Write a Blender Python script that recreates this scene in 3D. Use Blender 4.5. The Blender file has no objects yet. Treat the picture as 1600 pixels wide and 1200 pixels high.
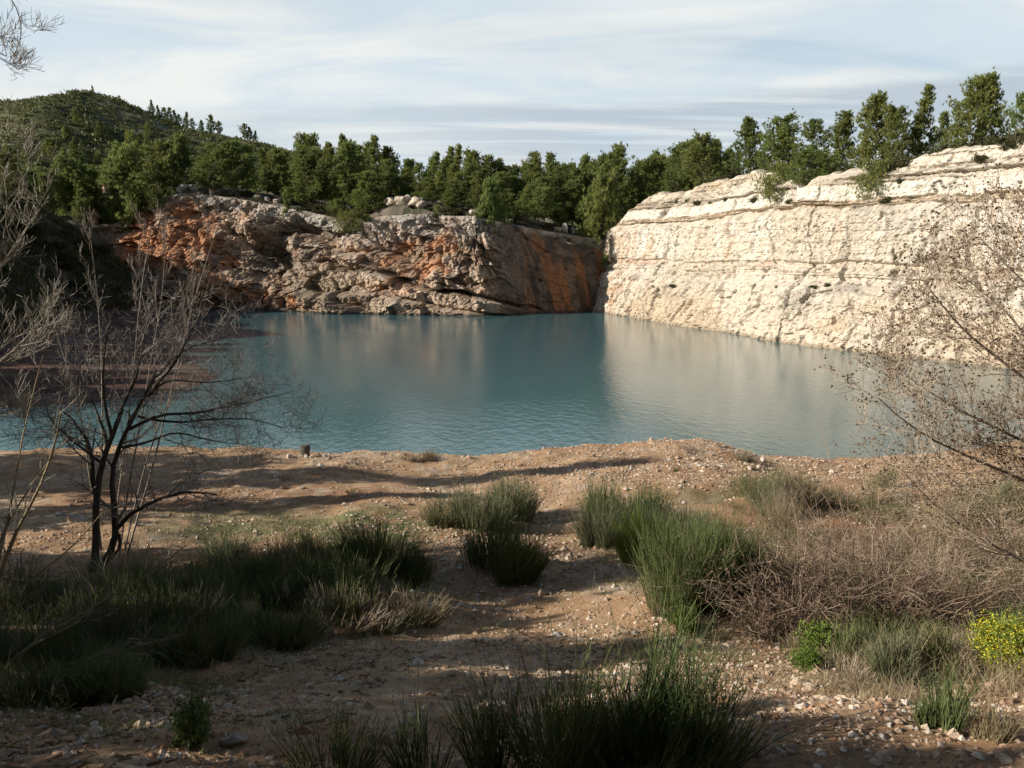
import bpy, math, random
import numpy as np
from mathutils import Vector
rng = np.random.default_rng(7)
random.seed(7)
SC = bpy.context.scene
COL = SC.collection
# ---------------------------------------------------------------- camera
H0, FPX, PITCH = 6.5, 1280.0, math.atan(180/1280)
cd = bpy.data.cameras.new('camera'); cam = bpy.data.objects.new('camera', cd); COL.objects.link(cam)
cam.location = (0, 0, H0); cam.rotation_euler = (math.pi/2 - PITCH, 0, 0)
cd.sensor_width = 36; cd.lens = FPX/1600*36; cd.clip_start = .05; cd.clip_end = 6000
SC.camera = cam
CP, SP = math.cos(PITCH), math.sin(PITCH)
def ray(px, py):
    a, b = (px-800)/FPX, (600-py)/FPX
    return np.array([a, CP + b*SP, -SP + b*CP])
def pY(px, py, Y):
    d = ray(px, py); return np.array([0, 0, H0]) + d*(Y/d[1])
def pZ(px, py, z):
    d = ray(px, py); return np.array([0, 0, H0]) + d*((z-H0)/d[2])
def proj(P):
    P = np.asarray(P, float); v = P - np.array([0, 0, H0])
    w = v[..., 1]*CP - v[..., 2]*SP
    u = v[..., 1]*SP + v[..., 2]*CP
    return 800 + FPX*v[..., 0]/w, 600 - FPX*u/w
# ---------------------------------------------------------------- noise
def _hash(ix, iy, iz, s=0):
    h = (ix*73856093) ^ (iy*19349663) ^ (iz*83492791) ^ (s*2654435761 + 12345)
    h = (h & 0xffffffff).astype(np.uint64)
    h = ((h >> np.uint64(16)) ^ h) * np.uint64(0x45d9f3b) & np.uint64(0xffffffff)
    h = ((h >> np.uint64(16)) ^ h) * np.uint64(0x45d9f3b) & np.uint64(0xffffffff)
    h = (h >> np.uint64(16)) ^ h
    return h.astype(np.float64)/4294967295.0
def vnoise(p, s=0):
    p = np.asarray(p, float); f0 = np.floor(p); f = p - f0; i = f0.astype(np.int64)
    w = f*f*f*(f*(f*6-15)+10)
    r = 0
    for dx in (0, 1):
        wx = w[:, 0] if dx else 1-w[:, 0]
        for dy in (0, 1):
            wy = w[:, 1] if dy else 1-w[:, 1]
            for dz in (0, 1):
                wz = w[:, 2] if dz else 1-w[:, 2]
                r = r + wx*wy*wz*_hash(i[:, 0]+dx, i[:, 1]+dy, i[:, 2]+dz, s)
    return r*2-1
def fbm(p, octv=5, s=0, gain=.5):
    p = np.asarray(p, float); a, t, r = 1.0, 0.0, 0
    for k in range(octv):
        r = r + a*vnoise(p + 17.3*k, s+k); t += a; a *= gain; p = p*2.03
    return r/t*1.6
def P3(x, y, z=0):
    x = np.asarray(x, float); return np.stack([x, np.broadcast_to(y, x.shape), np.broadcast_to(z, x.shape)], -1)
def facets(p, scale, s=0, slope=.9):
    """blocky fractured rock: every Voronoi cell carries its own tilted plane"""
    q = p/scale; f0 = np.floor(q).astype(np.int64)
    best = np.full(len(q), 9e9); out = np.zeros(len(q)); sec = np.full(len(q), 9e9)
    for dx in (-1, 0, 1):
        for dy in (-1, 0, 1):
            for dz in (-1, 0, 1):
                i = f0 + np.array([dx, dy, dz])
                h = [_hash(i[:, 0], i[:, 1], i[:, 2], s+k) for k in range(7)]
                c = i + np.stack(h[:3], -1)
                dv = q - c; d = (dv**2).sum(1)
                val = (h[3]-.5) + slope*((h[4]-.5)*dv[:, 0] + (h[5]-.5)*dv[:, 1] + (h[6]-.5)*dv[:, 2])*2
                m = d < best
                sec = np.where(m, best, np.minimum(sec, d))
                out = np.where(m, val, out); best = np.where(m, d, best)
    return out, np.sqrt(sec) - np.sqrt(best)
def ss(x, a, b):
    t = np.clip((np.asarray(x, float)-a)/(b-a), 0, 1); return t*t*(3-2*t)
def mixc(a, b, t):
    a = np.asarray(a, float); b = np.asarray(b, float); t = np.asarray(t)[..., None]
    return a*(1-t) + b*t
# ---------------------------------------------------------------- objects
def tag(o, label=None, cat=None, group=None, kind=None):
    if label: o['label'] = label
    if cat: o['category'] = cat
    if group: o['group'] = group
    if kind: o['kind'] = kind
    return o
def mesh(name, V, F, mat, col=None, smooth=False):
    V = np.ascontiguousarray(V, dtype=np.float32); F = np.ascontiguousarray(F, dtype=np.int32)
    me = bpy.data.meshes.new(name); k = F.shape[1]
    me.vertices.add(len(V)); me.vertices.foreach_set('co', V.ravel())
    me.loops.add(F.size); me.loops.foreach_set('vertex_index', F.ravel())
    me.polygons.add(len(F)); me.polygons.foreach_set('loop_start', np.arange(0, F.size, k, dtype=np.int32))
    me.polygons.foreach_set('use_smooth', np.full(len(F), bool(smooth)))
    me.update(calc_edges=True)
    if col is not None:
        a = me.color_attributes.new('Col', 'FLOAT_COLOR', 'POINT')
        c = np.ones((len(V), 4), np.float32); c[:, :3] = col if np.ndim(col) == 2 else np.asarray(col)[:, None]
        a.data.foreach_set('color', c.ravel())
    me.materials.append(mat)
    return me
def obj(name, me, parent=None, loc=None, rot=None, scale=None):
    o = bpy.data.objects.new(name, me); COL.objects.link(o)
    if parent: o.parent = parent
    if loc is not None: o.location = [float(c) for c in loc]
    if rot is not None: o.rotation_euler = rot
    if scale is not None: o.scale = scale
    return o
def thing(name, label, cat, loc=(0, 0, 0), rotz=0, group=None, scale=None):
    o = obj(name, None, None, loc, (0, 0, rotz), scale); o.empty_display_size = .2
    return tag(o, label, cat, group)
def grid_faces(nr, nc):
    i = np.arange(nr*nc).reshape(nr, nc)
    return np.stack([i[:-1, :-1], i[:-1, 1:], i[1:, 1:], i[1:, :-1]], -1).reshape(-1, 4)
# ---------------------------------------------------------------- materials
class NT:
    def __init__(s, name):
        s.m = bpy.data.materials.new(name); s.m.use_nodes = True; s.t = s.m.node_tree; s.t.nodes.clear()
        s.out = s.n('ShaderNodeOutputMaterial')
    def n(s, typ, **kw):
        x = s.t.nodes.new(typ)
        for k, v in kw.items():
            if k.startswith('i_'): x.inputs[k[2:].replace('_', ' ')].default_value = v
            else: setattr(x, k, v)
        return x
    def l(s, a, b): s.t.links.new(a, b)
def mathn(t, op, a, b=None):
    x = t.n('ShaderNodeMath', operation=op)
    for i, v in enumerate((a, b)):
        if v is None: continue
        if isinstance(v, (int, float)): x.inputs[i].default_value = v
        else: t.l(v, x.inputs[i])
    return x.outputs[0]
def earth_mat(name, bump_scale=6, bump=.5, dist=.12, var=.3, vscale=3.0, rough=.95, spec=.15):
    t = NT(name); at = t.n('ShaderNodeAttribute', attribute_name='Col')
    tc = t.n('ShaderNodeTexCoord')
    nz = t.n('ShaderNodeTexNoise', i_Scale=vscale, i_Detail=8.0, i_Roughness=.65); t.l(tc.outputs['Object'], nz.inputs['Vector'])
    mr = t.n('ShaderNodeMapRange'); t.l(nz.outputs['Fac'], mr.inputs['Value'])
    mr.inputs['From Min'].default_value = .25; mr.inputs['From Max'].default_value = .75
    mr.inputs['To Min'].default_value = 1-var; mr.inputs['To Max'].default_value = 1+var
    mx = t.n('ShaderNodeVectorMath', operation='SCALE'); t.l(at.outputs['Color'], mx.inputs[0]); t.l(mr.outputs[0], mx.inputs['Scale'])
    b = t.n('ShaderNodeBsdfPrincipled'); b.inputs['Roughness'].default_value = rough; b.inputs['Specular IOR Level'].default_value = spec
    t.l(mx.outputs[0], b.inputs['Base Color'])
    n2 = t.n('ShaderNodeTexNoise', i_Scale=bump_scale, i_Detail=9.0, i_Roughness=.7); t.l(tc.outputs['Object'], n2.inputs['Vector'])
    bp = t.n('ShaderNodeBump', i_Strength=bump, i_Distance=dist); t.l(n2.outputs['Fac'], bp.inputs['Height']); t.l(bp.outputs[0], b.inputs['Normal'])
    t.l(b.outputs[0], t.out.inputs[0]); return t.m
def leaf_mat(name, ca, cb, trans=.3, var=.25, rough=.6, hue=.03):
    """attribute Col.r mixes ca and cb; each object shifts a little in hue and value"""
    t = NT(name); at = t.n('ShaderNodeAttribute', attribute_name='Col')
    mx = t.n('ShaderNodeMix', data_type='RGBA'); t.l(at.outputs['Fac'], mx.inputs[0])
    mx.inputs[6].default_value = (*ca, 1); mx.inputs[7].default_value = (*cb, 1)
    oi = t.n('ShaderNodeObjectInfo'); hs = t.n('ShaderNodeHueSaturation')
    t.l(mx.outputs[2], hs.inputs['Color'])
    v = mathn(t, 'MULTIPLY_ADD', oi.outputs['Random'], 2*var); t.t.nodes[-1].inputs[2].default_value = 1-var
    h = mathn(t, 'MULTIPLY_ADD', mathn(t, 'FRACT', mathn(t, 'MULTIPLY', oi.outputs['Random'], 7.31)), hue); t.t.nodes[-1].inputs[2].default_value = .5-hue/2
    t.l(v, hs.inputs['Value']); t.l(h, hs.inputs['Hue'])
    d = t.n('ShaderNodeBsdfPrincipled'); d.inputs['Roughness'].default_value = rough; d.inputs['Specular IOR Level'].default_value = .25
    t.l(hs.outputs[0], d.inputs['Base Color'])
    tr = t.n('ShaderNodeBsdfTranslucent'); t.l(hs.outputs[0], tr.inputs['Color'])
    ms = t.n('ShaderNodeMixShader', i_Fac=trans); t.l(d.outputs[0], ms.inputs[1]); t.l(tr.outputs[0], ms.inputs[2])
    t.l(ms.outputs[0], t.out.inputs[0]); return t.m
M = {}
M['rock'] = earth_mat('rock', 3.0, .7, .35, .28, 1.6)
M['chalk'] = earth_mat('pale_limestone', 3.5, .45, .2, .14, 1.4)
M['soil'] = earth_mat('soil', 22, .8, .05, .35, 9.0)
M['hill'] = earth_mat('hill_scrub', .5, .6, 1.0, .35, .3)
M['stone'] = earth_mat('stone', 12, .5, .04, .2, 6.0)
# tip of the shadow (x, y), how far left the pine stands (x), mesh kind, width
SHADE = [(2.3, 14.0, -12.5, 2, .62), (1.0, 12.9, -13.5, 0, .5), (-.6, 10.9, -12.0, 5, .55), (-2.5, 12.0, -11.5, 5, .6), (.9, 9.0, -12.0, 2, .55), (.3, 8.0, -11.0, 5, .6), (.2, 6.6, -10.5, 0, .5), (.4, 5.7, -10, 2, .5), (1.0, 4.8, -9.5, 5, .5), (2.2, 3.9, -9, 0, .5), (3.8, 2.8, -8.5, 5, .5),
         (3.0, 23.6, -21, 4, .5), (-1.6, 20.3, -18, 1, .45), (-7.5, 23.2, -24, 2, .7), (-10, 21.5, -22, 0, .6), (-9.5, 18.3, -19, 2, .6), (-5.5, 14.6, -16, 5, .6)]
SKY_BLOCKERS = [(x_ + (.9 if j_ else -.7), y_ - .6*(abs(x_) % 2), 12.5, (2, 5, 0)[(i_+j_) % 3]) for j_, y_ in enumerate((-6.2, -9.5)) for i_, x_ in enumerate((-13, -9.5, -6.2, -3, 0, 3.1, 6.5, 10, 13.5))] + [(-4, -7, 6, 2), (-1.5, -7, 7, 5), (1.5, -5.5, 7.5, 0), (5, -6, 8, 2), (-6, -11, 8, 5), (-3, -10, 8, 3), (0, -10, 10, 5), (4, -11, 9, 2), (8, -9, 8, 6), (11, -5, 7, 0), (2, -12, 11, 5), (7, -13, 11, 2)]
# ---------------------------------------------------------------- sun and sky
EL, AZ = math.radians(24), math.radians(9)
SUN = Vector((-math.cos(AZ)*math.cos(EL), -math.sin(AZ)*math.cos(EL), math.sin(EL)))
ld = bpy.data.lights.new('sun', 'SUN'); ld.energy = 5.0; ld.angle = math.radians(.5); ld.color = (1, .92, .80)
lo = bpy.data.objects.new('sun', ld); COL.objects.link(lo); lo.location = (-60, -20, 60)
lo.rotation_euler = (-SUN).to_track_quat('-Z', 'Y').to_euler()
W = bpy.data.worlds.new('World'); SC.world = W; W.use_nodes = True
class WT(NT):
    def __init__(s): s.t = W.node_tree; s.t.nodes.clear(); s.out = s.n('ShaderNodeOutputWorld')
w = WT()
sky = w.n('ShaderNodeTexSky', sky_type='NISHITA'); sky.sun_disc = False; sky.sun_elevation = EL
sky.sun_rotation = math.atan2(SUN.x, SUN.y) % (2*math.pi); sky.air_density = 1.2; sky.dust_density = 1.0
tc = w.n('ShaderNodeTexCoord'); sx = w.n('ShaderNodeSeparateXYZ'); w.l(tc.outputs['Generated'], sx.inputs[0])
zz = mathn(w, 'ADD', mathn(w, 'MAXIMUM', sx.outputs['Z'], 0.0), .10)
cu = mathn(w, 'DIVIDE', sx.outputs['X'], zz); cv = mathn(w, 'DIVIDE', sx.outputs['Y'], zz)
cc = w.n('ShaderNodeCombineXYZ'); w.l(cu, cc.inputs[0]); w.l(cv, cc.inputs[1])
def cloud_noise(rot, scx, scy, scale, detail, rough, dist, off):
    mp = w.n('ShaderNodeMapping'); mp.inputs['Rotation'].default_value = (0, 0, rot); mp.inputs['Scale'].default_value = (scx, scy, 1); mp.inputs['Location'].default_value = off
    w.l(cc.outputs[0], mp.inputs[0])
    n = w.n('ShaderNodeTexNoise', i_Scale=scale, i_Detail=detail, i_Roughness=rough, i_Distortion=dist); w.l(mp.outputs[0], n.inputs['Vector']); return n.outputs['Fac']
def ramp(v, stops):
    r = w.n('ShaderNodeValToRGB'); r.color_ramp.interpolation = 'EASE'; w.l(v, r.inputs[0])
    e = r.color_ramp.elements
    e[0].position, e[0].color = stops[0][0], (*stops[0][1], 1); e[1].position, e[1].color = stops[-1][0], (*stops[-1][1], 1)
    for p, c in stops[1:-1]:
        x = e.new(p); x.color = (*c, 1)
    return r.outputs[0]
def wmix(f, a, b):
    m = w.n('ShaderNodeMix', data_type='RGBA'); w.l(f, m.inputs[0])
    for i, v in ((6, a), (7, b)):
        if isinstance(v, tuple): m.inputs[i].default_value = (*v, 1)
        else: w.l(v, m.inputs[i])
    return m.outputs[2]
sk = w.n('ShaderNodeVectorMath', operation='SCALE'); w.l(sky.outputs[0], sk.inputs[0]); sk.inputs['Scale'].default_value = SKY_STRENGTH = .10
g = lambda v: (v, v, v)
c1 = cloud_noise(.35, .5, .9, .8, 7, .5, .7, (3.1, .4, 0))
c2 = cloud_noise(-.25, .6, 1.3, 1.2, 7, .55, 1.0, (7.7, 2.2, 0))
f1 = ramp(c1, [(.30, g(.3)), (.45, g(.85)), (.58, g(1.0))])
white = wmix(ramp(c2, [(.38, g(0)), (.62, g(1))]), (.47, .54, .59), (.61, .625, .61))
base = wmix(f1, sk.outputs[0], white)
# low grey-blue cloud bank, its ragged upper edge higher to the right
zb = mathn(w, 'ADD', sx.outputs['Z'], mathn(w, 'MULTIPLY', mathn(w, 'SUBTRACT', cloud_noise(.05, .5, 1.0, 1.1, 6, .6, .3, (1.0, 5.0, 0)), .5), .06))
zb = mathn(w, 'SUBTRACT', zb, mathn(w, 'MULTIPLY', sx.outputs['X'], .03))
bank = ramp(zb, [(.10, g(0)), (.135, g(.8)), (.176, g(.95)), (.195, g(0))])
bank_f = mathn(w, 'MULTIPLY', bank, ramp(cloud_noise(.0, .6, 3.2, 1.5, 6, .6, .4, (4., 1., 0)), [(.36, g(.35)), (.55, g(1))]))
bank_f = mathn(w, 'MULTIPLY', bank_f, ramp(mathn(w, 'ADD', sx.outputs['X'], .5), [(.15, g(.25)), (.62, g(.9))]))
fin = wmix(bank_f, base, (.33, .39, .45))
veil = mathn(w, 'MULTIPLY', ramp(sx.outputs['Z'], [(.33, g(1)), (.52, g(0))]), ramp(mathn(w, 'ADD', sx.outputs['Y'], .0), [(.25, g(0)), (.72, g(1))]))
clear = w.n('ShaderNodeVectorMath', operation='SCALE'); w.l(sky.outputs[0], clear.inputs[0]); clear.inputs['Scale'].default_value = .05  # sky outside the view is dimmed to keep ambient light low
fin = wmix(veil, clear.outputs[0], fin)
bg = w.n('ShaderNodeBackground', i_Strength=1.0); w.l(fin, bg.inputs[0]); w.l(bg.outputs[0], w.out.inputs[0])
SC.view_settings.view_transform = 'Standard'; SC.view_settings.look = 'None'; SC.view_settings.exposure = .52; SC.view_settings.gamma = 1
SC.render.engine = 'CYCLES'; SC.cycles.use_denoising = True; SC.cycles.max_bounces = 6; SC.cycles.transparent_max_bounces = 8

# ---------------------------------------------------------------- cliff lines
def line(px_py, z=0): return np.array([pZ(a, b, z) for a, b in px_py])
WB = line([(938, 487.5), (960, 491), (985, 495), (1030, 502), (1100, 514), (1180, 530), (1260, 541), (1350, 551), (1440, 560), (1540, 571), (1600, 579)])[:, :2]
WB = np.vstack([[WB[0]+np.array([-1.0, 9.0])], WB, [[38, 45], [45, 37], [60, 28]]])
WTOP = [(938, 376), (965, 352), (985, 335), (1010, 310), (1030, 303), (1100, 288), (1170, 280), (1210, 284), (1260, 278), (1310, 270), (1350, 268), (1440, 248), (1540, 236), (1600, 230)]
BB = line([(60, 483), (180, 483), (300, 484.2), (350, 484.6), (420, 485), (500, 486.5), (600, 489), (700, 491.5), (745, 492.5), (850, 489.5), (935, 486)])[:, :2]
BB = np.vstack([BB, [BB[-1] + np.array([6.0, .8])]])
BTOP = [(60, 352), (180, 350), (205, 340), (235, 312), (260, 303), (300, 300), (350, 307), (400, 315), (470, 328), (540, 345), (600, 338), (640, 335), (740, 338), (800, 350), (860, 362), (945, 376), (1000, 376)]
def resample(P, step):
    d = np.r_[0, np.cumsum(np.hypot(*np.diff(P, axis=0).T))]; n = int(d[-1]/step)+1
    s = np.linspace(0, d[-1], n); return np.stack([np.interp(s, d, P[:, 0]), np.interp(s, d, P[:, 1])], -1), s
def smooth(a, k):
    ker = np.hanning(2*k+3)[1:-1]; ker /= ker.sum()
    if a.ndim == 1: return np.convolve(np.pad(a, k, mode='edge'), ker, 'valid')
    return np.stack([smooth(a[:, i], k) for i in range(a.shape[1])], -1)
def inward(P):
    T = np.gradient(P, axis=0); T /= np.linalg.norm(T, axis=1)[:, None]; return T
def white_setback(zq):     # how far the wall stands back at bedding height zq
    return np.interp(zq, [-3, 0, 1.5, 3.8, 4.9, 5.3, 6.6, 6.75, 7.05, 7.2, 11.3, 11.6, 12.0, 12.7, 12.85, 14.2, 15.0, 17, 20],
                         [-.6, 0, .5, 1.4, 1.9, 2.8, 3.0, 3.4, 3.4, 3.1, 3.5, 3.6, 4.1, 4.3, 4.4, 4.7, 5.6, 7.2, 10])
def back_setback(z): return np.interp(z, [-3, 0, 4, 9, 14, 19], [-1.2, 0, 1.6, 3.8, 6.6, 10.5])
wP, wS = resample(WB, .135); wP = smooth(wP, 24)
T = inward(wP); wN = smooth(np.stack([-T[:, 1], T[:, 0]], -1), 45); wN /= np.linalg.norm(wN, axis=1)[:, None]   # points away from the lake
bP, bS = resample(BB, .2); bP = smooth(bP, 10)
T = inward(bP); bN = smooth(np.stack([-T[:, 1], T[:, 0]], -1), 30); bN /= np.linalg.norm(bN, axis=1)[:, None]
def rim_z(P, N, top, sb):
    tx, ty = np.array(top, float).T
    z = np.full(len(P), 14.0)
    for _ in range(6):
        R = P + N*sb(z)[:, None]; u, _v = proj(np.c_[R, z])
        u = np.clip(u, tx[0], tx[-1]); py = np.interp(u, tx, ty)
        k = np.array([pY(a, b, c)[2] for a, b, c in zip(u, py, R[:, 1])])
        z = .5*z + .5*np.clip(k, 4, 26)
    return smooth(z, 6)
wZ = rim_z(wP, wN, WTOP, white_setback); i0 = np.searchsorted(-wP[:, 1], -52); wZ[i0:] = np.minimum(wZ[i0], 15.5)
wZ = smooth(wZ, 8)
wZ = wZ + (fbm(P3(wS*.35, 0), 4, 55)*.55 + np.round(fbm(P3(wS*.12, 3), 3, 56)*2)/2*.6)*ss(wS, 8, 16)
bZ = rim_z(bP, bN, BTOP, back_setback)
wR = wP + wN*white_setback(wZ)[:, None]; bR = bP + bN*back_setback(bZ)[:, None]
def YR(x): return np.interp(x, bR[:, 0], bR[:, 1])
def ZRb(x): return np.interp(x, bR[:, 0], bZ)
_o = np.argsort(wR[:, 1])
def XR(y): return np.interp(y, wR[_o, 1], wR[_o, 0])
def ZRw(y): return np.interp(y, wR[_o, 1], wZ[_o])

# ---------------------------------------------------------------- ground height
SHORE = np.array([pZ(a, b, 0)[:2] for a, b in [(-150, 655), (0, 640), (150, 630), (300, 610), (352, 588), (290, 558), (262, 530), (295, 510), (330, 492), (330, 484)]])
POLY = np.vstack([SHORE, [[-43, 160], [-300, 160], [-300, 38]]])
def sdf(x, y, poly):
    x = np.asarray(x, float); d = np.full(x.shape, 1e9); ins = np.zeros(x.shape, bool)
    n = len(poly)
    for i in range(n):
        a, b = poly[i], poly[(i+1) % n]; e = b-a
        t = np.clip(((x-a[0])*e[0] + (y-a[1])*e[1])/(e@e), 0, 1)
        d = np.minimum(d, np.hypot(x-a[0]-t*e[0], y-a[1]-t*e[1]))
        c = ((a[1] > y) != (b[1] > y)) & (x < (b[0]-a[0])*(y-a[1])/(b[1]-a[1]+1e-12)+a[0]); ins ^= c
    return np.where(ins, d, -d)
PROF_Y = [-200, -60, -10, 0, 4.1, 6.6, 9.9, 14.1, 18.4, 21.8, 25.2, 26.4, 27.6, 29.5, 33]
PROF_Z = [26, 14, 7.2, 4.9, 3.95, 3.0, 2.0, 1.22, .78, .68, .62, .45, .1, -.9, -2.6]
CR_X = [-60, -16, -9, -5, -3, -1, .6, 2.2, 4, 5.5, 6.8, 8, 10, 12, 16, 30, 60]
CR_Z = [.6, .22, .2, .12, .0, -.1, .08, .38, .5, .42, .3, .02, -.15, -.2, .2, 1.6, 6]
def gh(x, y, fine=True):
    x = np.asarray(x, float); y = np.asarray(y, float); shp = x.shape; x = x.ravel(); y = y.ravel()
    n = sum(np.interp(y+o, PROF_Y, PROF_Z) for o in (-1, -.5, 0, .5, 1))/5
    n = n + np.interp(x, CR_X, CR_Z)*ss(y, 17, 25.5)*(1-ss(y, 26, 29))
    n = n + np.clip(x-9, 0, 40)*.075*ss(y, 2, 7)*(1-ss(y, 22, 30))
    n = n + np.clip(-x-6, 0, 30)*.05*(1-ss(y, 10, 16))
    n = n + fbm(P3(x*.35, y*.35), 3, 3)*.13*(1-ss(y, 27, 30))
    # path ruts
    xc = .55 + .02*(y-8); n = n - .10*np.exp(-((x-xc)/1.1)**2)*(1-ss(y, 17, 22))
    # far land
    bed = np.full(x.shape, -3.0)
    d = sdf(x, y, POLY); land = np.where(d > 0, .02+.045*d, -.0 + .35*d); land = np.clip(land, -3, 2.2)
    toe = -43 + fbm(P3(y*.08, 0), 2, 9)*2.0 + np.interp(y, [30, 60, 76, 98, 116], [-14, -6, -2, -8, -13])
    emb = np.clip((toe-x), 0, None)
    emb = 14.0*ss(emb, 0, 20) + .05*np.clip(emb-20, 0, 200) + fbm(P3(x*.16, y*.16), 4, 5)*1.5*ss(emb, 0, 5) + fbm(P3(x*.8, y*.8), 3, 6)*.35*ss(emb, 0, 3)
    far = np.maximum(bed, land) + emb*ss(y, 34, 50)
    yr, xr = YR(x), XR(y)
    db, dr = y-yr, x-xr
    mb = ss(db, .6, 2.0 if False else 2.2)*(x < xr+30); mr = ss(dr, .6, 2.2)*(y > 24)
    zb = ZRb(x) + 1.2*np.exp(-((x+16.6)/5.5)**2)*ss(db, .8, 2.6) + .26*np.clip(db-.5, 0, 8) + .05*np.clip(db-8.5, 0, 60) - .25; zr = ZRw(y) + .06*np.clip(dr, 0, 60) - .25
    wr = ss(dr, -4, 6); wr = np.where(y > 131, wr*(1-ss(y, 131, 160)*.5), wr)
    zp = zb*(1-wr) + zr*wr + fbm(P3(x*.2, y*.2), 3, 21)*.3
    m = np.maximum(mb*(y > 60), mr)
    m = np.where((x < -58) & (m > 0), ss(db, -2, 14), m)
    far = far*(1-m) + np.maximum(zp, far)*m
    k = ss(y, 29.5, 33.5)
    z = np.maximum(n*(1-k) + far*k, -3.2)
    z = np.where(x > 30, np.maximum(z, n*(1-ss(y, 29, 60))), z)
    if fine:
        near = 1-ss(y, 30, 60)
        z = z + (fbm(P3(x*1.6, y*1.6), 4, 31)*.055 + fbm(P3(x*6, y*6), 2, 32)*.018)*near*ss(y, -2, 3)
    return z.reshape(shp)
def g1(x, y): return float(gh(np.array([x]), np.array([y]))[0])
def hit(px, py, t0=2.0, t1=60):
    d = ray(px, py); t = np.linspace(t0, t1, 3000)/np.linalg.norm(d[1]); P = np.array([0, 0, H0]) + d*t[:, None]
    b = np.nonzero(P[:, 2] < gh(P[:, 0], P[:, 1]))[0]
    return P[b[0]] if len(b) else P[-1]
xs = np.r_[-700, -500, -350, -250, -180, -140, -110, np.arange(-90, -16, 1.0), np.arange(-16, 16, .11), np.arange(16, 64, 1.0), 66, 75, 90, 110, 140, 180, 250, 350, 500, 700]
ys = np.r_[-700, -400, -200, -120, -80, -50, -30, -20, -14, -10, -7, -5, np.arange(-4, 2, .5), np.arange(2, 12, .08), np.arange(12, 28.5, .12), np.arange(28.5, 60, 1), np.arange(60, 150, .8), np.arange(150, 260, 4), 280, 320, 400, 500, 700]
X, Y = np.meshgrid(xs, ys); Z = gh(X, Y)
def ground_col(x, y, z):  # soil colours, darker on the far beach and bank
    p = P3(x, y); n1 = fbm(p*.55, 4, 41); n2 = fbm(p*2.2, 4, 42); n3 = fbm(p*.16, 3, 43)
    n5 = fbm(p*7, 3, 46); c = mixc((.375, .235, .135), (.47, .335, .215), ss(.5*n1+.5*n2+.5*n5, -.35, .45))
    c = mixc(c, (.27, .135, .075), ss(n3+.5*n2, .2, .75)*.8)
    c = mixc(c, (.52, .44, .355), ss(n2*.6+.3*n1+.6*n5, .28, .85)*.6)
    gr = np.exp(-(((x+4.2)/3.2)**2 + ((y-17.2)/1.6)**2)) + .9*np.exp(-(((x+4.5)/2.5)**2 + ((y-7.0)/1.3)**2)) + .7*np.exp(-(((x-8)/4.)**2+((y-19.5)/1.2)**2))
    c = mixc(c, (.10, .13, .045), np.clip(gr*1.3*ss(n2+.5*n1, -.45, .35), 0, .85))
    far = ss(y, 30, 34)
    n4 = fbm(p*.45+9, 5, 44); red = mixc((.075, .038, .03), (.12, .066, .05), ss(n2+n1, -.4, .5)); red = mixc(red, (.24, .20, .17), ss(n4, .35, .7)*.6); dark = mixc((.12, .10, .078), (.045, .05, .028), ss(n4+.4*n2, -.2, .3)); dark = mixc(dark, (.19, .165, .135), ss(fbm(p*.9, 4, 45), .25, .6)*.7)
    b = mixc(red, dark, ss(z + n1*1.0, 1.6, 3.2)); c = mixc(c, b, far); c = mixc(c, (.10, .075, .055), (1-ss(z, .02, .16))*ss(y, 20, 24)*.8)
    return c
ground = obj('ground', mesh('ground', np.c_[X.ravel(), Y.ravel(), Z.ravel()], grid_faces(len(ys), len(xs)), M['soil'], ground_col(X.ravel(), Y.ravel(), Z.ravel()), True))
tag(ground, 'reddish stony soil path and bank sloping down to the lake', 'ground', kind='structure')

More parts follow.
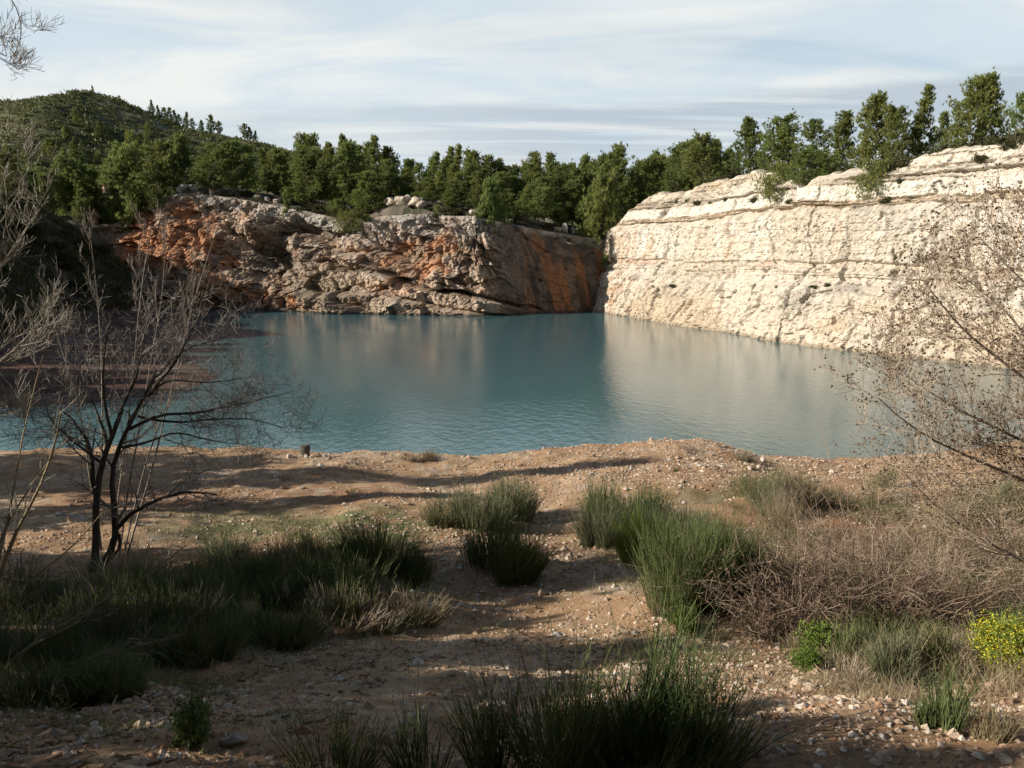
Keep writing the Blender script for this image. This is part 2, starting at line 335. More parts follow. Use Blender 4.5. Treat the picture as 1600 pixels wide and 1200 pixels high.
# ---------------------------------------------------------------- white cliff
NR = 215
def build_white():
    ncol = len(wP); zt = wZ
    v = np.linspace(0, 1, NR)
    Zc = -1.5 + (zt[None, :]+1.5)*v[:, None]
    Px = np.broadcast_to(wP[None], (NR, ncol, 2)); Nn = np.broadcast_to(wN[None], (NR, ncol, 2))
    s = np.broadcast_to(wS[None], (NR, ncol))
    sf = s.ravel(); z = Zc.ravel(); Yq = Px[..., 1].ravel(); N2 = Nn.reshape(-1, 2)
    zq = z - .018*(Yq-77) + .35*fbm(P3(sf*.06, 0, z*.05), 3, 51) + .12*fbm(P3(sf*.5, 0, z*.4), 2, 52)
    sb = white_setback(zq)
    p = P3(sf, 0, z)
    d = np.zeros_like(sf)
    massive = ss(zq, 7.0, 7.4)*(1-ss(zq, 11.2, 11.6)); low = 1-ss(zq, 4.6, 5.2); thin = ss(zq, 12.0, 12.2)*(1-ss(zq, 12.6, 12.8)) + ss(zq, 13.9, 14.2)
    mid = ss(zq, 5.0, 5.3)*(1-ss(zq, 6.6, 6.8))
    d += 1.0*fbm(P3(sf*.055, 0, z*.03), 3, 53)                           # bays and buttresses
    a, e = facets(P3(sf*.9, 0, z*.45 + 30), 2.6, 60, 1.0); d += a*(.28*massive + .35*mid + .30*low + .35*thin)
    a2, e2 = facets(p + .4*np.c_[fbm(p*.7, 3, 61), np.zeros_like(sf), fbm(p*.7, 3, 62)], 1.0, 63, 1.1); d += a2*(.14*massive + .25*mid + .26*low + .28*thin)
    a3, _e = facets(p, .42, 66, 1.0); d += a3*.12
    a4, e4 = facets(P3(sf*.75, 0, zq*1.5), 1.15, 190, .5); d += a4*(.16*thin + .10*mid + .05*massive) - .14*(1-ss(e4, 0, .09))*(thin + .5*mid)
    # bedding ledges: thin beds step in and out
    bed = vnoise(P3(np.zeros_like(sf), sf*.04, zq*3.4), 70) + .6*vnoise(P3(np.zeros_like(sf), sf*.1, zq*7.5), 71)
    d += np.clip(bed*3, -1, 1)*(.34*thin + .02*massive + .12*mid + .03)
    # deep cracks: vertical, widening downwards here and there
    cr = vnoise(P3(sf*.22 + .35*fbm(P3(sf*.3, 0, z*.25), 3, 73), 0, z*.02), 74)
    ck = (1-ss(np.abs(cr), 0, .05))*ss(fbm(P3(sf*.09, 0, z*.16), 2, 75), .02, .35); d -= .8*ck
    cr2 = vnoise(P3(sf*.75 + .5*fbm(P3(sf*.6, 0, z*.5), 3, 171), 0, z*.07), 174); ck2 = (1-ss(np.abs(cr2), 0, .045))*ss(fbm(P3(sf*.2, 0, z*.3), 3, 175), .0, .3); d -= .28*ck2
    d -= .10*(1-ss(e2, 0, .10))*(massive*.5+low+thin*.6) + .06*(1-ss(e, 0, .05))
    # the rough eroded gullies of the lower apron, slanting
    gl = vnoise(P3(sf*.35 - z*.22 + fbm(P3(sf*.2, 0, z*.3), 3, 76)*.9, 0, z*.06), 77)
    d -= low*(.35*(1-ss(np.abs(gl), 0, .16))*ss(fbm(P3(sf*.1, 0, z*.15), 2, 78), -.05, .3))
    d += .09*fbm(p*1.9, 5, 79) + .05*fbm(p*6, 3, 80)
    ztop = np.repeat(zt[None], NR, 0).ravel(); d *= ss(ztop-z, -.2, 1.5)*.8+.2
    XY = Px.reshape(-1, 2) + N2*(sb - d)[:, None]
    V = np.c_[XY, z]
    n1 = fbm(P3(sf*.12, 0, z*.12), 4, 81); n2 = fbm(P3(sf*.6, 0, z*1.2), 4, 82); st = fbm(P3(sf*1.1, 0, z*.12), 4, 83); lay = vnoise(P3(sf*.03, 0, zq*1.7), 84)
    c = mixc((.49, .44, .375), (.57, .53, .475), ss(n1+.4*n2, -.4, .5))
    c = mixc(c, (.45, .365, .27), .8*(1-ss(zq, 2.5, 5.5+0*zq))*ss(n1, -.7, .25))                       # tan foot
    c = mixc(c, (.62, .595, .555), massive*ss(st+n1, -.2, .5)*.8)
    c = mixc(c, (.46, .34, .235), np.clip(ss(st + .4*n1, .35, .8)*massive*.55, 0, 1))                    # ochre runs
    c = mixc(c, (.42, .31, .255), ss(n1+n2, -.3, .4)*ss(zq, 6.2, 6.6)*(1-ss(zq, 7.1, 7.4))*ss(n2, -.5, .2)*.8)               # red thin band
    c = mixc(c, (.60, .575, .535), ss(zq, 12.6, 12.8)*(1-ss(zq, 13.8, 14.0))*.75)                         # white bed
    c = mixc(c, (.44, .345, .24), ss(lay, .1, .5)*thin*.55)
    grey = ss(n2+n1*.6, .1, .6)
    c = mixc(c, (.40, .37, .325), ss(fbm(P3(sf*.8, 0, z*.05 + 9), 4, 183), .12, .6)*.5*ss(zq, 3, 7))
    c = mixc(c, (.60, .56, .51), ss(fbm(P3(sf*.10, 0, z*.22 + 4), 3, 184), .1, .4)*.45)
    c = mixc(c, (.30, .275, .24), grey*ss(zq, 4.0, 4.9)*(1-ss(zq, 5.1, 5.4))*.85)                       # grey ledge scree
    c = mixc(c, (.34, .315, .28), grey*ss(zq, 11.3, 11.6)*(1-ss(zq, 12.0, 12.3))*.8)
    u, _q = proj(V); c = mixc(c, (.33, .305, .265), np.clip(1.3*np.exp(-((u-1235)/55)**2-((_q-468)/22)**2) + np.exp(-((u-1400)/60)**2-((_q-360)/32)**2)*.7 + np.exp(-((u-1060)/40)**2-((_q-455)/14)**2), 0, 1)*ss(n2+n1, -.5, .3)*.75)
    c = mixc(c, (.44, .28, .165), (1-ss(u, 938, 1010))*ss(n2+st, -.3, .6)*.75*(1-ss(zq, 11, 13)))
    c = mixc(c, (.20, .17, .135), np.clip(.75*ck + .55*ck2 + .45*(1-ss(e2, 0, .07))*ss(n1+n2, -.1, .5), 0, .85))  # shade of the cracks painted into the rock colour as dark grey
    c = mixc(c, (.34, .28, .21), (1-ss(z, .05, .4)))                                                     # wet line
    # crest strip running back over the plateau
    c = c*np.array([1.0, .975, .93])
    rows = []; cols = []
    R = V.reshape(NR, ncol, 3)[-1].copy(); C = c.reshape(NR, ncol, 3)[-1]
    for k, (b, dz) in enumerate(((.6, .12), (1.4, .1), (2.6, -.15), (4.0, -.9))):
        Q = R.copy(); Q[:, :2] += wN*b; Q[:, 2] += dz + .12*vnoise(P3(wS*1.2, k, 0), 90); rows.append(Q); cols.append(mixc(C, (.36, .30, .22), np.full(ncol, min(1, .25*(k+1)))))
    V = np.vstack([V]+rows); c = np.vstack([c]+cols)
    return V, c, ncol
V, c, nc = build_white()
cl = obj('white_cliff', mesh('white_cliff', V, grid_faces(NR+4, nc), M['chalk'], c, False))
tag(cl, 'tall pale limestone quarry wall in flat beds, sunlit, along the right shore', 'cliff', kind='structure')
WV = V.reshape(NR+4, nc, 3)

# ---------------------------------------------------------------- back cliff
NB = 170
def build_back():
    ncol = len(bP); v = np.linspace(0, 1, NB); Zc = -1.5 + (bZ[None]+1.5)*v[:, None]
    Px = np.broadcast_to(bP[None], (NB, ncol, 2)); z = Zc.ravel(); XYb = Px.reshape(-1, 2); N2 = np.broadcast_to(bN[None], (NB, ncol, 2)).reshape(-1, 2)
    V0 = np.c_[XYb + N2*back_setback(z)[:, None], z]
    u, w_ = proj(V0); s = np.broadcast_to(bS[None], (NB, ncol)).ravel()
    wu = u + 9*fbm(P3(s*.25, 0, z*.25), 3, 101); wv = w_ + 6*fbm(P3(s*.25, 0, z*.25), 3, 102)
    L = lambda pts: np.interp(wu, *np.array(pts, float).T)
    G = lambda a, b, ra, rb: np.exp(-((wu-a)/ra)**2 - ((wv-b)/rb)**2)
    smoothw = ss(wu, 755, 800)*ss(wv - L([(700, 330), (800, 352), (860, 368), (945, 392)]), 0, 8)
    p = P3(s, 0, z); al_, nb_ = s*.96 - z*.28, z*.96 + s*.28; pd = P3(al_, 0, nb_); pe = P3(al_*.40, 0, nb_); pf = P3(al_*.6, 0, nb_)           # beds dip to the right
    d = 1.6*fbm(P3(s*.09, 0, z*.07), 3, 103)*(1-.6*smoothw)
    a, e = facets(pe + .5*np.c_[fbm(p*.4, 3, 104), 0*s, fbm(p*.4, 3, 105)], 2.4, 106, 1.2); rough = 1-.8*smoothw
    ribs = np.exp(-((wu-690)/75)**2)*(1-ss(wv-L([(560, 395), (640, 425), (720, 450), (800, 470)]), -6, 6)); slabz = ss(wu, 430, 480)*(1-ss(wu, 760, 800))*(1-ribs)
    d += a*1.5*rough
    a2, e2 = facets(pf + .25*np.c_[fbm(p, 3, 107), 0*s, fbm(p, 3, 108)], 1.25, 109, 1.2); d += a2*(.62-.25*slabz)*rough - .16*(1-ss(e2, 0, .10))*rough + ribs*.5*fbm(P3(s*1.1+z*.5, 0, z*.18), 4, 172)
    a3, _e = facets(p, .5, 112, 1.1); d += a3*.24*(rough*.8+.2)
    d += .3*fbm(p*.9, 5, 113)*rough + .10*fbm(p*2.7, 4, 114)
    d += smoothw*.35*fbm(P3(s*.7, 0, z*.1), 4, 115)
    # dipping slabs
    L1 = L([(200, 300), (300, 330), (420, 375), (490, 410), (560, 424), (640, 438), (720, 462), (800, 481), (850, 490), (960, 520)])
    slab = ss(wv - L1, -2, 3); d += 1.6*slab*ss(wu, 440, 500)*(1-ss(wu, 800, 850)); d -= .9*np.exp(-((wv-L1+4)/3.0)**2)*ss(wu, 470, 520)*(1-ss(wu, 840, 870))
    L1b = L1 + 24; d += 1.0*ss(wv-L1b, -2, 3)*ss(wu, 560, 640)*(1-ss(wu, 770, 800)); d -= .6*np.exp(-((wv-L1b+3)/2.2)**2)*ss(wu, 560, 640)*(1-ss(wu, 770, 800))
    L2 = L([(300, 300), (420, 340), (480, 372), (520, 392), (600, 400), (680, 432)])
    d += 1.1*ss(wv-L2, -2, 3)*ss(wu, 430, 470)*(1-ss(wu, 600, 660))*(1-slab); d -= .7*np.exp(-((wv-L2+3)/2.5)**2)*ss(wu, 400, 470)*(1-ss(wu, 620, 660))
    # dark hollow, orange foot lumps, outcrops
    d -= 3.0*G(425, 405, 38, 24); d -= 2.2*G(470, 362, 45, 16)
    d += 3.2*ss(wv, 452, 462)*ss(wu, 425, 440)*(1-ss(wu, 560, 600)) + 2.4*G(352, 455, 55, 22) + 2.0*G(400, 350, 22, 22) + 1.0*G(250, 375, 28, 45)
    d += 1.2*G(690, 400, 50, 35) + .4*G(752, 370, 24, 40); d -= 1.3*G(625, 395, 30, 18)
    d -= 1.6*G(335, 470, 10, 20)
    ztop = np.repeat(bZ[None], NB, 0).ravel(); d *= ss(ztop-z, -.2, 1.5)*.75+.25
    V = V0.copy(); V[:, :2] -= N2*d[:, None]
    n1 = fbm(p*.22, 4, 121); n2 = fbm(p*.9, 4, 122); n3 = fbm(pd*.5, 4, 123); stv = fbm(P3(s*.55, 0, z*.06), 4, 124)
    c = mixc((.29, .21, .15), (.52, .40, .30), ss(n1 + .5*n2, -.5, .5))
    c = mixc(c, (.47, .40, .33), ss(n3 + a*.9, .05, .6)*.75)
    om = ss(n1*.8 + n3*.6 + .9*G(660, 385, 70, 40) + 1.2*G(260, 385, 70, 70) + .8*G(640, 445, 60, 12) + 1.1*G(480, 475, 90, 18) + 1.0*G(345, 460, 60, 30) + .5*G(560, 360, 60, 30) + .6*G(870, 420, 60, 60) - .22, .0, .75)
    c = mixc(c, (.43, .20, .095), om*.85)
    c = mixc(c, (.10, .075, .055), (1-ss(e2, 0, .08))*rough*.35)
    c = mixc(c, (.21, .135, .09), ss(n2-n1, .1, .8)*.5)
    rub = 1-ss(wv - L([(200, 300), (300, 312), (400, 330), (470, 350), (560, 385), (640, 368), (740, 362), (820, 366), (945, 392)]), -6, 12)
    c = mixc(c, mixc((.30, .28, .25), (.47, .44, .40), ss(n2, -.3, .4)), rub*.75)
    c = mixc(c, (.49, .395, .305), slab*ss(wu, 470, 520)*(1-ss(wu, 810, 860))*.6*ss(n2, -.8, .2))
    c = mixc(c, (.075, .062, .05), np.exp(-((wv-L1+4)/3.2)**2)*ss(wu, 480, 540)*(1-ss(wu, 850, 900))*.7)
    sm = mixc((.135, .10, .078), (.22, .17, .135), ss(n2 + n1, -.5, .5)); sm = mixc(sm, (.34, .165, .08), ss(stv + n1*.5, .02, .5)*.85*ss(wu, 800, 850)); sm = mixc(sm, (.075, .055, .045), ss(fbm(P3(s*.9, 0, z*.08), 3, 126), .2, .6)*.7)
    c = mixc(c, sm, smoothw)
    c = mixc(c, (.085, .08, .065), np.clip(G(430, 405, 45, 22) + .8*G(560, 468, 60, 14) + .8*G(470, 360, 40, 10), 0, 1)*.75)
    c = mixc(c, (.24, .205, .145), np.clip(G(510, 447, 60, 12), 0, 1)*.8)
    c = mixc(c, (.09, .075, .055), 1-ss(z, .1, .5))
    R = V.reshape(NB, ncol, 3)[-1].copy(); C = c.reshape(NB, ncol, 3)[-1]; rows = []; cols = []
    for k, (b, dz) in enumerate(((.7, .1), (1.6, .05), (2.8, .0), (4.2, -.5))):
        uq = proj(R)[0]; C = mixc(C, (.30, .115, .06), np.exp(-((uq-252)/26)**2)*.9); Q = R.copy(); Q[:, :2] += bN*b; Q[:, 2] += dz + .15*vnoise(P3(bS*.9, k, 0), 130); rows.append(Q); cols.append(mixc(C, (.20, .155, .115), np.full(ncol, min(1, .35*(k+1)))))
    return np.vstack([V]+rows), np.vstack([c]+cols), ncol
V, c, nc = build_back()
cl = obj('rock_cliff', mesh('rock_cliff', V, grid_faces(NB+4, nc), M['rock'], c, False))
tag(cl, 'rugged brown and orange rock face with slanting beds across the far shore', 'cliff', kind='structure')
BV = V.reshape(NB+4, nc, 3)

# ---------------------------------------------------------------- hill
HX = np.array([-500, -200, 0, 60, 100, 145, 180, 240, 290, 350, 400, 470, 560, 800, 1100, 1700]); HP = np.array([200, 188, 163, 164, 154, 144, 155, 182, 204, 216, 226, 242, 280, 300, 320, 320])
HK = np.array([pY(a, b, 380.0) for a, b in zip(HX, HP)])
def hill_z(x, y):
    YT = 380.0; zr = np.interp(x, HK[:, 0], HK[:, 2])
    t = ss(y, 165, 380); f = t**2.2
    z = 15 + (zr-15)*f*np.where(y > 380, 1-.6*ss(y, 380, 560), 1)
    p = P3(x, y); z = z + (fbm(p*.02, 4, 141)*3.0 + fbm(p*.08, 3, 142)*1.4)*ss(y, 175, 230)*(1-.75*np.exp(-((y-380)/40)**2))
    return z
hx = np.arange(-420, 330, 3.0); hy = np.arange(160, 560, 3.0); X, Y = np.meshgrid(hx, hy); Z = hill_z(X.ravel(), Y.ravel())
Z = Z - 6*(1-ss(Y.ravel(), 160, 172)); p = P3(X.ravel(), Y.ravel())
n1 = fbm(p*.035, 4, 145); n2 = fbm(p*.15, 4, 146)
c = mixc((.075, .088, .038), (.13, .13, .062), ss(n1+.5*n2, -.4, .4)); c = mixc(c, (.22, .205, .17), ss(n2 + .5*n1, .45, .7)*.7)
u, vv = proj(np.c_[p[:, :2], Z]); rk = np.exp(-((u-222)/16)**2-((vv-208)/12)**2) + np.exp(-((u-250)/10)**2-((vv-202)/9)**2) + np.exp(-((u-365)/26)**2-((vv-218)/9)**2)+ np.exp(-((u-225)/14)**2-((vv-172)/6)**2)
c = mixc(c, (.34, .33, .31), np.clip(rk*1.4, 0, 1)*ss(n2, -.5, .1))
hill = obj('hill', mesh('hill', np.c_[p[:, :2], Z], grid_faces(len(hy), len(hx)), M['hill'], c, True))
tag(hill, 'rounded scrub covered hill with pale rock patches beyond the forest', 'hill', kind='structure')
# far plain to the horizon
fv = np.array([[-3000, -3000, -4], [3000, -3000, -4], [3000, 4000, -4], [-3000, 4000, -4]], float)
tp = obj('terrain', mesh('terrain', fv, np.array([[0, 1, 2, 3]]), M['hill'], np.array([[.08, .085, .05]]*4)))
tag(tp, 'low wooded plain running to the horizon', 'terrain', kind='structure')
# ---------------------------------------------------------------- lake
t = NT('lake_water'); tc2 = t.n('ShaderNodeTexCoord')
b = t.n('ShaderNodeBsdfPrincipled'); b.inputs['Base Color'].default_value = (.066, .150, .172, 1); b.inputs['Roughness'].default_value = .08; b.inputs['IOR'].default_value = 1.33
mp = t.n('ShaderNodeMapping'); mp.inputs['Scale'].default_value = (1, .55, 1); mp.inputs['Rotation'].default_value = (0, 0, .5); t.l(tc2.outputs['Object'], mp.inputs[0])
na = t.n('ShaderNodeTexNoise', i_Scale=2.6, i_Detail=4.0, i_Roughness=.6); t.l(mp.outputs[0], na.inputs['Vector'])
nb = t.n('ShaderNodeTexNoise', i_Scale=.05, i_Detail=3.0); t.l(tc2.outputs['Object'], nb.inputs['Vector'])
bp = t.n('ShaderNodeBump', i_Distance=.10); t.l(na.outputs['Fac'], bp.inputs['Height'])
mr = t.n('ShaderNodeMapRange'); t.l(nb.outputs['Fac'], mr.inputs['Value']); mr.inputs['From Min'].default_value = .35; mr.inputs['From Max'].default_value = .65; mr.inputs['To Min'].default_value = .12; mr.inputs['To Max'].default_value = .42
t.l(mr.outputs[0], bp.inputs['Strength']); t.l(bp.outputs[0], b.inputs['Normal']); t.l(b.outputs[0], t.out.inputs[0]); M['water'] = t.m
wv = np.array([[-90, 22, 0], [75, 22, 0], [75, 140, 0], [-90, 140, 0]], float)
lake = obj('lake', mesh('lake', wv, np.array([[0, 1, 2, 3]]), M['water'])); tag(lake, 'rippled turquoise quarry lake', 'lake', kind='structure')
# ---------------------------------------------------------------- plant materials
M['pine'] = leaf_mat('pine_needles', (.120, .160, .048), (.31, .345, .108), .45, .14)
M['bark'] = earth_mat('bark', 18, .6, .03, .3, 9)
M['scrub'] = leaf_mat('scrub_leaves', (.065, .070, .030), (.125, .120, .055), .25, .25)
M['broom'] = leaf_mat('broom_stems', (.070, .108, .038), (.22, .26, .098), .25, .15)
M['broom_grey'] = leaf_mat('grey_green_stems', (.14, .165, .085), (.29, .30, .175), .25, .12)
M['broom_bright'] = leaf_mat('bright_green_stems', (.13, .20, .035), (.24, .31, .07), .25, .1)
M['straw'] = leaf_mat('dry_grass', (.26, .21, .12), (.45, .38, .24), .3, .12)
M['grass'] = leaf_mat('green_grass', (.09, .13, .04), (.24, .24, .10), .3, .1)
M['twig'] = leaf_mat('pale_twigs', (.20, .175, .145), (.38, .335, .27), 0, .08)
M['twig_dark'] = leaf_mat('dark_twigs', (.10, .085, .07), (.30, .265, .225), 0, .08)
M['brown_twig'] = leaf_mat('brown_twigs', (.24, .175, .125), (.45, .37, .29), 0, .08)
M['yellow_twig'] = leaf_mat('yellow_twigs', (.26, .20, .10), (.46, .38, .22), 0, .08)
M['thicket_twig'] = leaf_mat('thicket_twigs', (.13, .080, .055), (.36, .275, .20), 0, .10)
M['hill_leaf'] = leaf_mat('hill_leaves', (.075, .095, .036), (.15, .165, .064), .25, .2)
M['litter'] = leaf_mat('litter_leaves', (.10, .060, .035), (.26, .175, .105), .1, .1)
M['pod'] = leaf_mat('seed_pods', (.085, .055, .035), (.24, .165, .10), .1, .1)
M['yellow'] = leaf_mat('yellow_flowers', (.50, .42, .02), (.70, .58, .05), .2, .05)
# ---------------------------------------------------------------- geometry makers
def unit(v): return v/np.maximum(np.linalg.norm(v, axis=-1, keepdims=True), 1e-9)
def perp(d, r):
    a = r.normal(size=d.shape); a -= (a*d).sum(-1, keepdims=True)*d; return unit(a)
class Acc:
    def __init__(s): s.V, s.F, s.C, s.n = [], [], [], 0
    def add(s, V, F, C):
        s.V.append(V); s.F.append(F+s.n); s.C.append(np.broadcast_to(C, (len(V),)) if np.ndim(C) < 2 else C); s.n += len(V)
    def mesh(s, name, mat, smooth=False):
        return mesh(name, np.vstack(s.V), np.vstack(s.F), mat, np.concatenate(s.C), smooth)
def blades(acc, base, d, L, wd, bend, r, seg=1, c=None, taper=.15):
    """flat leaf strips: base (n,3), direction, length, width, bend vector"""
    n = len(base); side = perp(d, r); L = np.broadcast_to(L, (n,)); wd = np.broadcast_to(wd, (n,)); k = seg+1
    t = np.linspace(0, 1, k)
    P = base[:, None] + d[:, None]*(L[:, None]*t)[..., None] + bend[:, None]*((L[:, None]*t**2)[..., None])
    w_ = (wd[:, None]*(1-(1-taper)*t))[..., None]*.5
    V = np.stack([P - side[:, None]*w_, P + side[:, None]*w_], 2).reshape(-1, 3)
    i = (np.arange(n)*k*2)[:, None] + np.arange(seg)*2
    F = np.stack([i, i+1, i+3, i+2], -1).reshape(-1, 4)
    C = np.repeat(r.random(n) if c is None else c, k*2); acc.add(V, F, C)
def stems(acc, base, d, L, r0, r1, bend, r, seg=4, sides=3, c=None, wob=0):
    n = len(base); a = perp(d, r); b = np.cross(d, a); k = seg+1; t = np.linspace(0, 1, k); L = np.broadcast_to(L, (n,))
    P = base[:, None] + d[:, None]*(L[:, None]*t)[..., None] + bend[:, None]*((L[:, None]*t**2)[..., None])
    if wob: P = P + np.cumsum(r.normal(size=P.shape)*wob*(t[None, :, None] > 0), axis=1)*L[:, None, None]
    rad = np.broadcast_to(r0, (n,))[:, None]*(1-t) + np.broadcast_to(r1, (n,))[:, None]*t
    an = np.arange(sides)*2*math.pi/sides
    V = P[:, :, None] + rad[..., None, None]*(a[:, None, None]*np.cos(an)[:, None] + b[:, None, None]*np.sin(an)[:, None])
    V = V.reshape(-1, 3); i = ((np.arange(n)*k)[:, None] + np.arange(seg))[..., None]*sides + np.arange(sides)
    j = ((np.arange(n)*k)[:, None] + np.arange(seg))[..., None]*sides + (np.arange(sides)+1) % sides
    F = np.stack([i, j, j+sides, i+sides], -1).reshape(-1, 4)
    C = np.repeat(r.random(n) if c is None else np.broadcast_to(c, (n,)), k*sides); acc.add(V, F, C); return P
def tube(acc, P, R, sides=6, c=.5):
    P = np.asarray(P, float); T = unit(np.gradient(P, axis=0)); up = np.array([.31, .17, .93]); a = unit(np.cross(T, up)); b = np.cross(T, a); an = np.arange(sides)*2*math.pi/sides
    V = (P[:, None] + np.asarray(R)[:, None, None]*(a[:, None]*np.cos(an)[:, None] + b[:, None]*np.sin(an)[:, None])).reshape(-1, 3)
    i = np.arange(len(P)-1)[:, None]*sides + np.arange(sides); j = np.arange(len(P)-1)[:, None]*sides + (np.arange(sides)+1) % sides
    acc.add(V, np.stack([i, j, j+sides, i+sides], -1).reshape(-1, 4), np.full(len(V), c))
def curve(pts, n):
    pts = np.asarray(pts, float); d = np.r_[0, np.cumsum(np.linalg.norm(np.diff(pts, axis=0), axis=1))]; s = np.linspace(0, d[-1], n)
    q = np.stack([np.interp(s, d, pts[:, k]) for k in range(3)], -1)
    for _ in range(2): q[1:-1] = .25*q[:-2]+.5*q[1:-1]+.25*q[2:]
    return q
BARKC = np.array([.17, .135, .11])
def bark_mesh(acc, name, mat='bark', colr=BARKC):
    V = np.vstack(acc.V); n = fbm(V*3.0, 3, 7)[:, None]
    return mesh(name, V, np.vstack(acc.F), M[mat], np.clip(colr*(1+.35*n), .01, 1), True)
# ---------------------------------------------------------------- pines: crowns made of many needle tufts set on upswept shoots
def pine_meshes(seed, h=10.0, wid=2.6, lobes=11, cb=.08, point=.75, tufts=950, bl=12, gap=.0, size=.38):
    r = np.random.default_rng(seed); lean = r.normal(size=2)*.25
    spine = lambda t: np.stack([lean[0]*t**2*2 + .12*np.sin(t*5+seed), lean[1]*t**2*2 + .12*np.cos(t*4+seed), h*t], -1)
    T = Acc(); t = np.linspace(-.04, .97, 12); tube(T, spine(t), .018*h*(1-t*.93)*.62, 7)
    base, dirs, cen = [], [], []
    NB_ = lobes*8
    for k in range(NB_):
        u = cb + (1-cb)*((k+r.random())/NB_)*.98
        prof = wid*min(1.0, ((u-cb)/.16+.25))*max(.05, (1-u))**point*1.3*r.uniform(.7, 1.12)
        if r.random() < gap: continue
        az = k*2.399 + r.normal()*.4; prof *= float(np.clip(.95+.75*vnoise(np.array([[math.cos(az)*1.1+seed*3.7, math.sin(az)*1.1, u*3.2]]), seed)[0], .30, 1.5)); out = np.array([math.cos(az), math.sin(az), 0]); p0 = spine(np.array([u]))[0]
        rise = r.uniform(.25, .75)*prof + .25; tip = p0 + out*prof + np.array([0, 0, rise])
        Q = curve([p0, p0 + out*prof*.55 + np.array([0, 0, rise*.25]), tip], 6); tube(T, Q, np.linspace(.045, .012, 6)*h/10, 4)
        m = max(3, int(1.35*tufts/NB_*(.35+prof/wid*1.2)))
        s = r.uniform(.30, 1.0, m)**.7; q = np.stack([np.interp(s, np.linspace(0, 1, 6), Q[:, a]) for a in range(3)], -1)
        spread = .14 + .20*prof*.42; q = q + r.normal(size=(m, 3))*np.array([spread, spread, spread*.75])
        base.append(q); dd = .40*out + np.array([0, 0, .95]) + r.normal(size=(m, 3))*.35; dirs.append(dd); cen.append(np.full(m, r.random()))
    # leading shoots
    m = int(tufts*.10); u = r.uniform(.72, 1.0, m); q = spine(u); q[:, :2] += r.normal(size=(m, 2))*(.10+.55*(1-u))[:, None]*wid*.32
    base.append(q); dirs.append(np.array([0, 0, 1.]) + r.normal(size=(m, 3))*.4); cen.append(np.full(m, .6))
    B = np.repeat(np.vstack(base), bl, 0); D = np.repeat(unit(np.vstack(dirs)), bl, 0); cc_ = np.repeat(np.concatenate(cen), bl)
    D = unit(D + r.normal(size=D.shape)*.42); A = Acc()
    ln = size*r.uniform(.6, 1.2, len(B))*(h/10)**.5
    blades(A, B, D, ln, ln*.21, np.tile([0, 0, .1], (len(B), 1)), r, 1, np.clip(.45*cc_ + .6*r.random(len(B))-.05, 0, 1), .35)
    return bark_mesh(T, 'pine_trunk'), A.mesh('pine_crown', M['pine'])
PINES = [pine_meshes(s, 10, w_, lb, cb, pt_, tf, 13, gp) for s, w_, lb, cb, pt_, tf, gp in (
    (1, 2.6, 11, .07, .62, 1100, .10), (2, 2.2, 12, .12, .60, 950, .18), (3, 3.0, 11, .06, .52, 1250, .12), (4, 2.5, 10, .18, .45, 950, .22),
    (5, 1.9, 12, .10, .70, 850, .15), (6, 3.3, 10, .06, .42, 1350, .12), (7, 2.7, 9, .24, .48, 950, .25), (8, 2.1, 9, .26, .55, 700, .35))]
ROUND = [pine_meshes(s, 4.0, w_, 9, .0, .45, 900, 7, 0, .42) for s, w_ in ((21, 2.2), (22, 2.0), (23, 1.7))]
def pine(kind, loc, h, wid=None, label='', group='pines', rz=None, cat='tree', name='pine_tree', src=None, h_ref=10.0):
    s = h/h_ref; sw = s if wid is None else wid
    o = thing(name, label, cat, loc, random.uniform(0, 6.28) if rz is None else rz, group, (sw, sw, s))
    tr, cr = (src or PINES)[kind]; obj('trunk', tr, o); obj('crown', cr, o); return o
# small bushes: leaf clumps on short stems
def bush_meshes(seed, n=420, mat='scrub', size=.16, flat=.75):
    r = np.random.default_rng(seed); S = Acc(); A = Acc()
    k = 16; d = unit(np.c_[r.normal(size=(k, 2))*.7, r.uniform(.5, 1.2, k)]); P = stems(S, np.zeros((k, 3)), d, r.uniform(.5, .9, k), .02, .008, np.zeros((k, 3)), r, 3, 3, .4, .08)
    tips = P[:, 1:].reshape(-1, 3); q = tips[r.integers(0, len(tips), n)] + r.normal(size=(n, 3))*.19; q[:, 2] = np.abs(q[:, 2])*flat + .02
    b = np.repeat(q, 6, 0); dd = unit(r.normal(size=b.shape) + np.array([0, 0, .5]) + .6*b)
    blades(A, b, dd, size*r.uniform(.6, 1.2, len(b)), size*.42, np.zeros_like(b), r, 1, np.clip(np.repeat(r.random(n), 6)*.6+r.random(len(b))*.4, 0, 1), .4)
    return bark_mesh(S, 'bush_stems'), A.mesh('bush_leaves', M[mat])
BUSH = [bush_meshes(s) for s in (31, 32, 33)]
def bush(kind, loc, w_, h, label, group=None, name='shrub', src=None, cat='shrub'):
    o = thing(name, label, cat, loc, random.uniform(0, 6.28), group, (w_, w_, h)); a, b = (src or BUSH)[kind]; obj('stem', a, o); obj('foliage', b, o); return o
